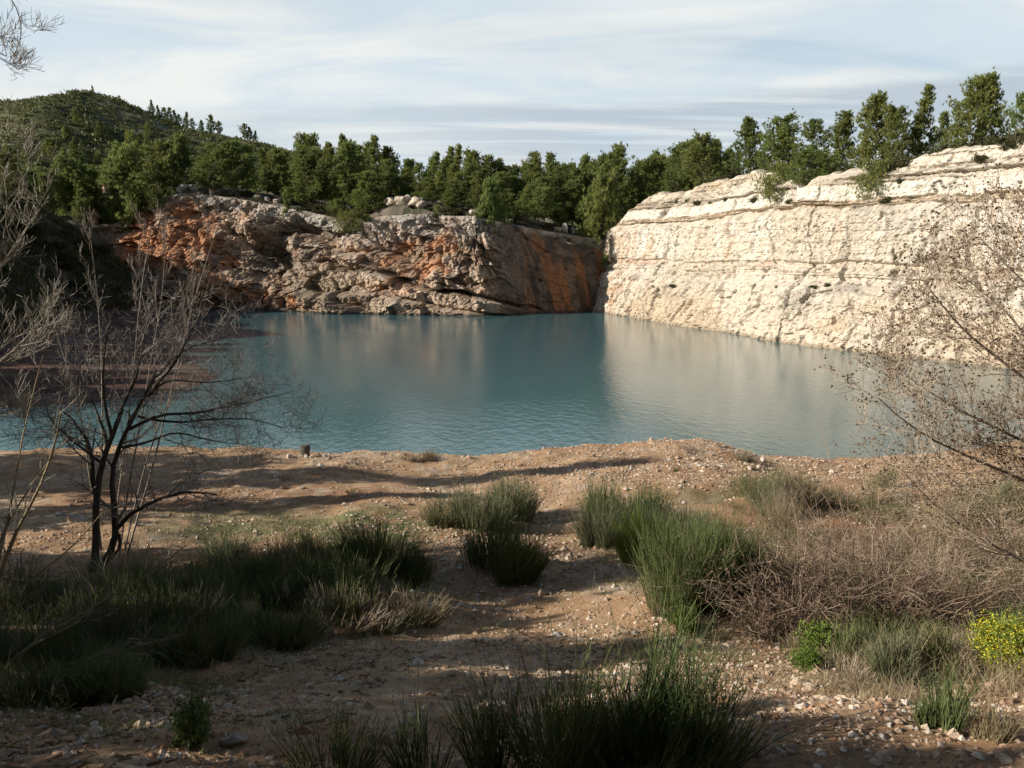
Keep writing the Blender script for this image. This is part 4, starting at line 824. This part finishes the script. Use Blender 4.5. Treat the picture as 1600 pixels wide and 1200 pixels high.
broom(592, 895, 786, 150, 1500, 'broom', 'big dark broom at the right end of the shaded thicket', seed=5, th=.006)
broom(640, 905, 830, 90, 600, 'broom', 'sparse dark broom at the right foot of the shaded thicket', seed=6, th=.006)
broom(938, 818, 728, 70, 800, 'broom', 'leftmost fresh green broom right of the path near the shore', seed=7, th=.007, dry=.15)
broom(950, 850, 755, 90, 800, 'broom_grey', 'grey grassy broom at the path edge below the leftmost green one', seed=8, th=.007, dry=.35)
broom(1000, 835, 735, 80, 900, 'broom', 'upright green broom behind the grey grassy one right of the path', seed=9, th=.007)
broom(1012, 880, 768, 90, 1100, 'broom_bright', 'yellowish green broom in the middle of the sunlit row', seed=10, th=.0055)
broom(1062, 860, 745, 120, 1100, 'broom_grey', 'soft pale broom at the back of the sunlit row', seed=11, th=.007, dry=.2)
broom(1050, 955, 780, 150, 2300, 'broom', 'large leaning broom at the front of the sunlit row beside the path', seed=12, th=.005, dry=.12)
broom(1132, 945, 755, 140, 2500, 'broom', 'dense deep green broom at the right end of the sunlit row', seed=13, th=.005)
broom(1078, 990, 925, 52, 500, 'broom_bright', 'small bright lime green broom in front of the sunlit row', seed=14, th=.004)
broom(1040, 965, 905, 60, 400, 'straw', 'low straw coloured tuft beside the small lime green broom', seed=15, th=.003, cat='grass tuft', name='grass_tuft')
# shaded thicket, left
for i, (px, by, ty, w_, n, mt, lab) in enumerate(((545, 955, 850, 130, 1100, 'broom', 'dark broom in the thicket below the big dark one'), (470, 950, 845, 120, 1000, 'broom', 'dark broom in the middle of the shaded thicket'), (395, 930, 815, 120, 1000, 'broom', 'tall dark broom at the back of the shaded thicket'), (300, 960, 850, 130, 1000, 'broom', 'dark broom at the left of the shaded thicket near the bare tree'),
    (220, 1000, 890, 130, 1000, 'broom', 'dark broom in front of the foot of the bare tree'), (600, 968, 905, 90, 600, 'pod', 'low reddish dark bush at the right front of the thicket'), (420, 1010, 900, 150, 1100, 'broom', 'dark broom at the front middle of the shaded thicket'), (320, 1030, 930, 140, 900, 'broom', 'dark broom at the front left of the shaded thicket'), (505, 930, 860, 60, 400, 'straw', 'pale dry tuft caught among the shaded brooms'), (350, 880, 815, 90, 700, 'broom_grey', 'grey green broom at the sunlit back edge of the thicket'), (430, 890, 815, 90, 500, 'straw', 'dry yellow grass tuft at the sunlit back edge of the thicket'), (500, 878, 808, 80, 600, 'grass', 'light green grass tuft at the sunlit back edge of the thicket'))):
    broom(px, by, ty, w_, n, mt, lab, seed=30+i, th=.005, spread=.6, dry=.1)
rr = random.Random(3)
for i in range(16):
    px = rr.uniform(170, 660); by = np.interp(px, [170, 400, 660], [985, 960, 930]) + rr.uniform(-75, 50); w_ = rr.uniform(60, 120)
    broom(px, by, by-rr.uniform(45, 95), w_, int(w_*5), rr.choice(['broom', 'straw', 'broom_grey', 'brown_twig', 'grass']), 'low clump filling the gaps of the shaded thicket at left', 'low clumps in the shaded thicket', seed=200+i, th=.004, spread=.8, dry=.3)
for i in range(20):   # the thicket runs on to the left edge
    px = rr.uniform(-60, 300); by = rr.uniform(930, 1110) if px < 170 else rr.uniform(960, 1040); w_ = rr.uniform(90, 170)
    broom(px, by, by-rr.uniform(70, 150), w_, int(w_*6), rr.choice(['broom', 'broom', 'broom_grey', 'grass']), 'dark broom in deep shade at the lower left below the bare tree', 'brooms in deep shade at the lower left', seed=240+i, th=.004, spread=.5, dry=.1)
for i in range(66):   # mixed weeds filling the sunlit right bank
    px = rr.uniform(1100, 1640); by = rr.uniform(775, 1075); w_ = rr.uniform(50, 120)*(.6 if by < 850 else 1)
    if (px < 1250 and by > 1010) or (px < 1180 and by < 900): continue
    mt = rr.choice(['straw', 'straw', 'straw', 'broom_grey', 'broom_grey', 'brown_twig', 'grass', 'broom'])
    broom(px, by, by-rr.uniform(45, 110), w_, int(w_*5.5), mt, {'straw': 'dry straw coloured clump among the tangled growth of the right bank', 'broom_grey': 'grey green clump among the tangled growth of the right bank', 'brown_twig': 'brown twiggy clump among the tangled growth of the right bank', 'grass': 'yellow green clump among the tangled growth of the right bank', 'broom': 'dark green clump among the tangled growth of the right bank'}[mt], 'wild clumps on the right bank', seed=300+i, th=.0042, spread=.6, dry=.25, cat='grass tuft', name='wild_tuft')
# the dark brooms nearest the camera
for i, (px, by, ty, w_, n, lab) in enumerate(((985, 1180, 950, 150, 620, 'tallest dark broom at the bottom centre of the picture'), (1085, 1190, 1000, 170, 560, 'wide dark broom right of the tallest one at the bottom'), (880, 1215, 1000, 150, 420, 'open dark broom left of the tallest one at the bottom'), (780, 1225, 1000, 110, 220, 'thin dark broom with single tall stems at the bottom left of centre'), (1000, 1240, 1060, 260, 560, 'low dark broom in front of the tallest one at the bottom edge'), (520, 1215, 1090, 120, 210, 'small open broom at the bottom between path and leafy bush'), (660, 1230, 1120, 110, 150, 'sparse wispy broom at the bottom edge left of the big dark group'))):
    broom(px, min(by, 1215), ty-80, w_*1.0, int(n*1.3), 'broom', lab, seed=60+i, th=.0028, spread=.75, droop=.05)
broom(1473, 1140, 1010, 80, 420, 'broom', 'small dark green broom among dry grass at the lower right', seed=81, th=.003)
broom(1550, 1152, 1050, 60, 420, 'straw', 'upright dry grass tuft with green foot at the lower right', seed=82, th=.002, cat='grass tuft', name='grass_tuft')
for i, (px, by, ty, w_, n, mt, lab, cat) in enumerate(((1262, 782, 722, 120, 1100, 'straw', 'tall straw grass clump at the water edge', 'grass tuft'), (1215, 778, 735, 60, 500, 'straw', 'shorter straw grass left of the tall clump at the water edge', 'grass tuft'), (1310, 790, 742, 70, 500, 'straw', 'thin straw grass right of the tall clump at the water edge', 'grass tuft'), (638, 720, 698, 42, 300, 'brown_twig', 'dark low twiggy shrub on the shore at the water edge', 'shrub'), (672, 720, 699, 46, 400, 'straw', 'pale dry tuft on the shore right of the dark low shrub', 'grass tuft'), (1072, 702, 688, 22, 140, 'brown_twig', 'tiny brown shrub on the tip of the sunlit point', 'shrub'), (1166, 722, 698, 46, 420, 'brown_twig', 'round brown twiggy shrub at the water edge beside the cream stones', 'shrub'), (1385, 760, 712, 46, 300, 'broom', 'green bush at the foot of the gravel mound by the water', 'bush'), (1050, 735, 725, 14, 90, 'grass', 'little green tuft on the sunlit point', 'grass tuft'), (548, 770, 755, 16, 80, 'grass', 'little green tuft on the bare flat at left', 'grass tuft'), (445, 750, 730, 24, 70, 'brown_twig', 'tiny dry twig plant on the bare flat beside the pale stone', 'plant'))):
    broom(px, by, ty, w_, n, mt, lab, seed=100+i, th=.006, cat=cat, name='grass_tuft' if cat == 'grass tuft' else 'low_shrub')
# leafy things
LEAFY = [bush_meshes(s, 900, 'broom', .11, .9) for s in (35, 36)]; GREEN = [bush_meshes(s, 1300, 'broom_bright', .10, .8) for s in (37, 38)]
P = hit(302, 1160); s = P[1]/FPX; bush(0, P, 42*s, 88*s, 'small dark leafy evergreen bush at the lower left', src=LEAFY, cat='bush')
for px, by, w_, h_, lab in ((1285, 1035, 44, 75, 'bright green feathery bush above the rubble slope'), (1330, 985, 30, 55, 'bright green sprig behind the feathery bush'), (1262, 1045, 26, 40, 'low bright green plant at the left foot of the feathery bush')):
    P = hit(px, by); s = P[1]/FPX; bush(random.randrange(2), P, w_*s*1.1, h_*s, lab, 'bright green plants in the brown thicket', src=GREEN, cat='bush', name='feathery_bush')
def flower_bush(px, by, w_, h_, label):
    P = hit(px, by); s = P[1]/FPX; o = thing('flowering_bush', label, 'bush', P, 0, None); r = np.random.default_rng(77); W_, H = w_*s*.5, h_*s
    k = 260; a = r.random(k)*6.283; q = np.sqrt(r.random(k)); out = np.c_[np.cos(a), np.sin(a), 0*a]*q[:, None]; base = out*W_*.3; d = unit(out*W_/H*1.1+np.array([0, 0, 1])); S = Acc(); Pn = stems(S, base, d, H*r.uniform(.6, 1, k)*(1-.3*q**2), .004, .0015, r.normal(size=(k, 3))*.08, r, 4, 3)
    obj('stem', S.mesh('bush_stem', M['broom']), o); A = Acc(); n = 5200; b = Pn[r.integers(0, k, n), r.integers(1, 5, n)] + r.normal(size=(n, 3))*.03; blades(A, b, unit(r.normal(size=(n, 3))+np.array([0, 0, .8])), .05, .012, np.zeros((n, 3)), r); obj('foliage', A.mesh('bush_foliage', M['broom_bright']), o)
    A = Acc(); n = 5200; b = Pn[r.integers(0, k, n), r.integers(3, 5, n)] + r.normal(size=(n, 3))*.045; blades(A, b, unit(r.normal(size=(n, 3))), .016, .011, np.zeros((n, 3)), r); obj('blossom', A.mesh('bush_blossom', M['yellow']), o)
flower_bush(1566, 1055, 90, 98, 'yellow flowering bush at the right edge of the picture')
# ---------------------------------------------------------------- grass cover
def grass(name, label, mat, spots, seed, wd=.006):
    r = np.random.default_rng(seed); A = Acc()
    for px, py, rx, ry, n, h in spots:
        C = hit(px, py); s = C[1]/FPX; X_ = C[0] + r.normal(size=n)*rx*s*.6; e = hit(px, py-ry); Y_ = C[1] + r.normal(size=n)*max(.3, e[1]-C[1])*.6
        ok = (Y_ > 3.0) & (Y_ < 26.6); X_, Y_ = X_[ok], Y_[ok]; cl_ = fbm(P3(X_*1.5, Y_*1.5), 2, 211); ok = cl_ > -.25; X_, Y_ = X_[ok], Y_[ok]; m = len(X_); b = np.c_[X_, Y_, gh(X_, Y_)-.01]
        blades(A, b, unit(r.normal(size=(m, 3))*np.array([.4, .4, .1])+np.array([0, 0, 1])), h*r.uniform(.4, 1.1, m), wd*(.6+C[1]/18), r.normal(size=(m, 3))*np.array([.35, .35, .1])-np.array([0, 0, .12]), r, 3)
    o = obj(name, A.mesh(name, M[mat])); tag(o, label, 'grass', kind='stuff')
grass('grass', 'short green grass in patches on bank and shore', 'grass', [(420, 930, 260, 60, 7000, .30), (300, 990, 200, 40, 3500, .25), (1020, 900, 120, 70, 2500, .22), (450, 825, 190, 25, 5200, .10), (330, 800, 120, 15, 1800, .07), (560, 845, 80, 20, 2200, .16), (1230, 770, 90, 14, 1500, .10), (200, 880, 120, 15, 1200, .08), (180, 1130, 170, 25, 3600, .05), (420, 1115, 130, 18, 2600, .05), (740, 985, 60, 8, 500, .05), (1120, 1010, 90, 20, 1200, .14), (640, 1120, 120, 14, 500, .07), (100, 1030, 140, 80, 9000, .26), (250, 1080, 160, 40, 5000, .12), (1400, 1010, 160, 40, 2600, .22), (1490, 880, 120, 60, 1800, .22)], 401)
grass('dry_grass', 'dry straw coloured grass among bushes and stones', 'straw', [(480, 850, 150, 26, 3000, .24), (1340, 830, 170, 40, 3600, .22), (1420, 1040, 170, 50, 9000, .34), (1330, 930, 200, 60, 7000, .40), (1520, 900, 110, 60, 4000, .40), (1240, 850, 120, 30, 2200, .28), (1330, 1075, 120, 22, 2200, .13), (1190, 780, 90, 20, 1500, .14), (1540, 960, 90, 90, 2600, .32), (740, 800, 60, 20, 700, .16), (950, 855, 50, 30, 800, .16), (1530, 1110, 90, 40, 2600, .2), (520, 960, 80, 20, 500, .3), (1150, 1000, 70, 20, 700, .14), (620, 1180, 260, 20, 700, .08), (1470, 790, 130, 30, 2400, .2)], 402)
# ---------------------------------------------------------------- bare trees
def limb(pts, Y, dy, n=14):
    """pixel trace at distance Y, with a depth offset for every node"""
    q = []
    for (a, b), o in zip(pts, np.broadcast_to(dy, (len(pts),)) if np.ndim(dy) else np.linspace(0, dy, len(pts))): q.append(pY(a, b, Y+o))
    return curve(q, n)
def ramify(S, T, P, R, r, n, L, levels, up=.35, spread=.9, thick=.5, tip=.0022, start=.15, out=None, grav=0):
    """side shoots along polyline P; the finest go into T"""
    if levels == 0: return
    T_ = unit(np.gradient(P, axis=0)); t = start + (1-start)*(np.arange(n)+r.random(n))/n; idx = t*(len(P)-1)
    b = np.stack([np.interp(idx, np.arange(len(P)), P[:, k]) for k in range(3)], -1); tg = np.stack([np.interp(idx, np.arange(len(P)), T_[:, k]) for k in range(3)], -1)
    rad = np.interp(idx, np.arange(len(P)), R); d = unit(tg*.7 + perp(unit(tg), r)*spread + np.array([0, 0, up])); ln = L*r.uniform(.45, 1.15, n)*(1.15-.55*t)
    rr = np.maximum(rad*thick, tip); bend = r.normal(size=(n, 3))*.16 + np.array([0, 0, up*.35-grav])
    Q = stems(S if levels > 1 else T, b, d, ln, rr, np.maximum(rr*.35, tip*.6), bend, r, 5 if levels > 1 else 3, 4 if levels > 1 else 3, None, .035)
    if out is not None and levels == 1: out.append(Q[:, -1]); out.append(Q[:, -2])
    for k in range(n): ramify(S, T, Q[k], np.linspace(rr[k], max(rr[k]*.35, tip*.6), len(Q[k])), r, max(2, int(5+r.random()*4)) if levels > 2 else r.integers(4, 9), L*.48, levels-1, up, spread, .55, tip, .2, out, grav)
def bare_tree(name, label, limbs, Y, base, mats, seed, nsub, L, levels, tip=.003, pods=0, group=None, cat='tree', up=.3, spread=.9, colr=np.array([.085, .072, .060]), grav=0):
    r = np.random.default_rng(seed); TR, BR, TW = Acc(), Acc(), Acc(); tips = []
    for pts, dy, r0, r1, sub in limbs:
        P = limb(pts, Y, dy); R = np.linspace(r0, r1, len(P)); P = P + np.cumsum(r.normal(size=P.shape)*.006*Y/10, 0); tube(TR, P, R, 7)
        if sub: ramify(BR, TW, P, R, r, int(nsub*sub), L, levels, up, spread, .5, tip, .25, tips if pods else None, grav)
    B = np.array(base); o = thing(name, label, cat, B, 0, group)
    for A in (TR, BR, TW): A.V = [v - B for v in A.V]
    obj('trunk', bark_mesh(TR, 'bare_trunk', colr=colr), o)
    for v_, f_, c_ in zip(BR.V, BR.F, BR.C): pass
    m0 = TW.n; TW.F += [f+m0 for f in BR.F]; TW.V += BR.V; TW.C += BR.C
    obj('crown', TW.mesh('bare_twigs', M[mats[1]]), o)
    if pods:
        q = np.vstack([t for t in tips]) - B; q = q[r.random(len(q)) < pods]; k = r.integers(1, 4, len(q)); q = np.repeat(q, k, 0); q = q + r.normal(size=q.shape)*.018; n = len(q); s = r.uniform(.007, .016, n)
        V = (PV[None]*(1+r.uniform(-.3, .3, (n, 7, 3))))*s[:, None, None] + q[:, None]; F = (np.arange(n)*7)[:, None, None]+PF[None]
        tag(obj('seed_pods', mesh('seed_pods', V.reshape(-1, 3), F.reshape(-1, 3), M['pod'], np.repeat(r.random(n), 7)), o), kind='stuff')
    return o
B = hit(150, 893)
YT = B[1]
bare_tree('bare_tree', 'dark bare tree with forked crooked trunk on the left shore bank', [
    ([(138, 915), (150, 875), (148, 840), (154, 800), (150, 770), (160, 725), (175, 680), (190, 640)], 0, .075, .035, .0), ([(142, 905), (172, 865), (188, 835), (182, 800), (178, 765), (182, 720), (200, 670), (232, 620), (252, 575)], .2, .07, .02, .8),
    ([(186, 836), (186, 858), (172, 874)], .1, .03, .015, .0), ([(184, 825), (200, 806), (230, 790), (268, 772), (300, 768), (338, 775)], -.6, .04, .012, .8), ([(150, 770), (138, 745), (142, 715), (130, 680), (112, 650), (90, 630)], .5, .05, .012, 1),
    ([(190, 640), (215, 590), (222, 540), (232, 490)], .7, .03, .006, .7), ([(175, 680), (160, 620), (162, 560), (172, 500)], -.5, .03, .006, .7), ([(232, 620), (280, 560), (300, 510), (318, 470)], -.9, .026, .006, .7),
    ([(200, 670), (250, 645), (300, 650), (360, 635), (410, 628), (460, 612)], .6, .03, .005, 1.2), ([(215, 650), (260, 660), (320, 655), (380, 650), (440, 668)], -1.0, .025, .005, 1.2), ([(190, 700), (230, 690), (270, 672), (330, 690), (380, 695)], .9, .025, .005, 1.1), ([(200, 665), (240, 590), (290, 540), (350, 530), (390, 505)], 1.2, .025, .005, .9), ([(160, 725), (120, 690), (80, 660), (60, 610)], -1, .025, .005, .8), ([(232, 620), (265, 590), (330, 600), (400, 590)], .3, .022, .005, 1.0), ([(150, 760), (175, 700), (150, 640), (125, 570), (118, 500)], 1.3, .03, .005, .9)],
    YT, B, ('twig_dark', 'twig_dark'), 500, 13, 1.0, 3, .0030, up=.10, spread=1.0)
# pale whips rising behind the dark tree
P = hit(190, 905)
bare_tree('bare_sapling', 'slender pale stemmed bare sapling rising behind the dark tree', [([(150, 880), (160, 700), (160, 560), (150, 440), (140, 350)], [.6, .8, 1, 1, 1], .022, .005, 1), ([(170, 880), (205, 640), (215, 500), (240, 350)], .9, .02, .005, 1), ([(185, 880), (225, 640), (255, 470), (262, 330)], 1.4, .02, .005, 1), ([(160, 860), (130, 660), (100, 560), (75, 470)], .6, .018, .004, .8), ([(200, 870), (262, 640), (300, 470), (345, 330)], .8, .02, .004, .9), ([(195, 860), (235, 700), (290, 560), (310, 420)], 1.8, .018, .004, .9)], YT+.5, P, ('twig', 'twig'), 503, 9, .65, 3, .0026, up=.75, spread=.55, colr=np.array([.30, .26, .21]))
# sunlit twigs of a tree whose trunk stands beyond the left edge
B = np.array([-4.9, 8.0, g1(-4.9, 8.0)-.05])
bare_tree('bare_poplar', 'pale bare tree at the left edge with twigs lit by the sun', [([(40, 1150), (-40, 1050), (-70, 900), (-110, 640), (-130, 300), (-110, 0), (-70, -200)], 0, .08, .03, 0), ([(-110, 680), (-60, 610), (-10, 570), (40, 530), (90, 470)], -.3, .02, .004, 1.0), ([(-120, 560), (-70, 500), (-20, 450), (20, 400), (60, 330)], .3, .02, .004, 1.0), ([(-120, 640), (-60, 600), (10, 540), (70, 500)], .6, .018, .004, .9), ([(-110, 480), (-60, 420), (0, 350), (40, 290)], -.4, .016, .004, .8), ([(-100, 700), (-50, 660), (10, 640), (60, 660)], -.5, .014, .004, .8), ([(-130, 60), (-60, -20), (0, -30), (30, 20), (34, 70), (8, 95)], 0, .010, .003, .7), ([(-130, 80), (-50, 60), (0, 90), (30, 105)], .2, .008, .003, .5), ([(-130, 330), (-60, 250), (-10, 230), (30, 250)], .2, .012, .003, .6)], 8.0, B, ('twig', 'twig'), 501, 12, .6, 3, .0024, up=.35, spread=.7, colr=np.array([.28, .25, .21]))
B = np.array([-4.15, 6.6, g1(-4.15, 6.6)-.05])
bare_tree('bare_shrub', 'bare shrub with yellowish sunlit whips at the lower left edge', [([(-10, 1130), (-20, 1000), (0, 880), (40, 800), (75, 740), (95, 640)], 0, .03, .006, 1), ([(-10, 1120), (-10, 960), (-5, 840), (60, 740), (110, 680)], .3, .02, .004, 1), ([(-10, 1130), (30, 1010), (110, 970), (200, 920), (290, 850)], .2, .018, .004, 1.2), ([(-10, 1130), (0, 1040), (60, 1000), (130, 975), (180, 900)], -.3, .016, .004, 1.1), ([(-12, 1130), (-20, 960), (40, 910), (110, 860), (160, 800)], -.1, .014, .004, 1), ([(-10, 1130), (20, 1060), (90, 1040), (200, 1010), (290, 985)], .1, .012, .003, 1), ([(0, 1130), (30, 1080), (120, 1090), (230, 1065)], .3, .010, .003, .8), ([(-12, 1130), (-10, 900), (20, 780), (30, 700), (70, 560)], .4, .016, .004, .9)], 6.6, B, ('yellow_twig', 'twig'), 502, 10, .45, 2, .0021, up=.3, spread=.6, cat='shrub', colr=np.array([.30, .24, .15]))
# twiggy shrub with brown seed pods leaning in from the right edge
B = np.array([7.0, 8.6, g1(7.0, 8.6)-.05])
bare_tree('podded_shrub', 'tall bare shrub with brown seed pods leaning in from the right edge', [([(1800, 1050), (1790, 800), (1780, 600)], 0, .07, .04, 0), ([(1785, 760), (1700, 680), (1600, 590), (1540, 545), (1490, 505), (1440, 440)], -.3, .032, .005, 1.6), ([(1785, 800), (1700, 730), (1600, 690), (1520, 650), (1450, 615), (1395, 560)], .3, .030, .005, 1.6), ([(1785, 850), (1700, 790), (1600, 750), (1500, 705), (1420, 665), (1370, 620)], -.5, .028, .005, 1.6), ([(1790, 950), (1700, 900), (1600, 880), (1530, 840), (1460, 790), (1410, 740)], .2, .026, .005, 1.4), ([(1780, 650), (1700, 560), (1640, 480), (1580, 420), (1530, 370)], .4, .026, .005, 1.5), ([(1780, 600), (1720, 480), (1670, 400), (1620, 330), (1590, 290)], -.2, .024, .005, 1.4), ([(1785, 780), (1690, 640), (1620, 540), (1580, 480), (1500, 420)], .8, .024, .005, 1.4), ([(1785, 830), (1690, 760), (1610, 720), (1540, 740), (1450, 740)], .7, .022, .005, 1.2)], 8.6, B, ('twig_dark', 'brown_twig'), 504, 17, .95, 3, .0023, pods=.24, cat='shrub', up=.3, spread=.8, colr=np.array([.24, .20, .165]))
# low tangle of arching brown stems with pods
def tangle(px, by, w_, h_, n, label, seed, pods=.8):
    B = hit(px, by); s = B[1]/FPX; W_, H = w_*s*.5, h_*s; r = np.random.default_rng(seed); S, T = Acc(), Acc(); k = n; a = r.random(k)*6.283; q = np.sqrt(r.random(k)); out = np.c_[np.cos(a), np.sin(a)*.7, 0*a]
    base = out*(q*W_*.75)[:, None]; base[:, 2] = gh(base[:, 0]+B[0], base[:, 1]+B[1])-B[2]-.02; d = unit(out*.5*q[:, None] + np.array([0, 0, .9]) + r.normal(size=(k, 3))*.35)
    P = stems(S, base, d, H*r.uniform(.5, 1.3, k), .008, .003, out*.25+r.normal(size=(k, 3))*.2-np.array([0, 0, .25]), r, 6, 4, None, .03); m = k*8; i = r.integers(0, k, m); j = r.integers(1, 7, m)
    Q = stems(T, P[i, j], unit(r.normal(size=(m, 3))+np.array([0, 0, .35])), H*r.uniform(.12, .38, m), .0034, .0016, r.normal(size=(m, 3))*.25, r, 3, 3, None, .05); o = thing('brown_thicket_bush', label, 'bush', B, 0, 'brown podded bushes on the right bank')
    obj('stem', S.mesh('tangle_stem', M['thicket_twig']), o); obj('crown', T.mesh('tangle_crown', M['thicket_twig']), o); q = Q[:, -1][r.random(m) < pods]; q = np.repeat(q, 2, 0); q = q + r.normal(size=q.shape)*.02; n_ = len(q)
    V = PV[None]*(1+r.uniform(-.3, .3, (n_, 7, 3)))*r.uniform(.007, .015, n_)[:, None, None] + q[:, None]; tag(obj('seed_pods', mesh('seed_pods', V.reshape(-1, 3), ((np.arange(n_)*7)[:, None, None]+PF[None]).reshape(-1, 3), M['pod'], np.repeat(r.random(n_), 7)), o), kind='stuff')
for i, (px, by, w_, h_, n, lab) in enumerate(((1200, 1000, 170, 140, 95, 'reddish brown podded bush right of the dense green broom'), (1215, 905, 130, 105, 60, 'podded bush behind the reddish brown one with a long pale stem'), (1300, 965, 150, 130, 75, 'grey brown podded bush behind the bright green feathery bush'), (1385, 985, 170, 150, 80, 'broad tangled podded bush in the middle of the right bank'), (1330, 870, 150, 80, 40, 'low podded bush on the gravel in front of the straw grass'), (1440, 900, 150, 110, 50, 'podded bush under the leaning branches at right'), (1500, 985, 140, 110, 60, 'podded bush behind the yellow flowering bush'), (1560, 870, 140, 110, 50, 'podded bush at the right edge below the leaning branches'))):
    tangle(px+(22 if px < 1230 else 0), by, w_*(.85 if px < 1230 else 1), h_*(1.05 if px < 1230 else 1.3), int(n*1.15), lab, 600+i)
# ---------------------------------------------------------------- pines beside the viewer whose shade falls across the foreground
tan_e, dxy = math.tan(EL), np.array([SUN.x, SUN.y])/math.hypot(SUN.x, SUN.y)
for tx, ty, X_, k, w_ in SHADE:
    q = (X_-tx)/dxy[0]; x, y = X_, ty + dxy[1]*q; z = g1(x, y); h = g1(tx, ty) + q*tan_e - z
    pine(k, (x, y, z-.2), h+.2, w_*(.5+h/16), 'pine on the slope beyond the left edge of the picture', 'pines shading the foreground from the left')
for x, y, h, k in SKY_BLOCKERS:  # unseen pines added to block sky light and deepen the foreground shade
    pine(k, (x, y, g1(x, y)-.2), h, h/12.5, 'unseen pine added behind the viewer to block sky light', 'unseen pines added behind the viewer')
# leaf litter and twigs on the shaded slope, added partly to darken it
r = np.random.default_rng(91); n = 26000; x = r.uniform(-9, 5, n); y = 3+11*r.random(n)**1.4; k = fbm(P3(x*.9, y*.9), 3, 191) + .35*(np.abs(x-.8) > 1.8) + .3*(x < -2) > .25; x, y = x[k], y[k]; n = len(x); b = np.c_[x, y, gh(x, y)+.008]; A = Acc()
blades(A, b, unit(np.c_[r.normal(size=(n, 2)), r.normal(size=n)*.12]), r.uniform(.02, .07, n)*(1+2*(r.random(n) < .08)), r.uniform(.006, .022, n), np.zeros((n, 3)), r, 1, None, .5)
o = obj('leaf_litter', A.mesh('leaf_litter', M['litter'])); tag(o, 'brown leaf litter and twigs strewn over the shaded slope, partly to darken it', 'litter', kind='stuff')
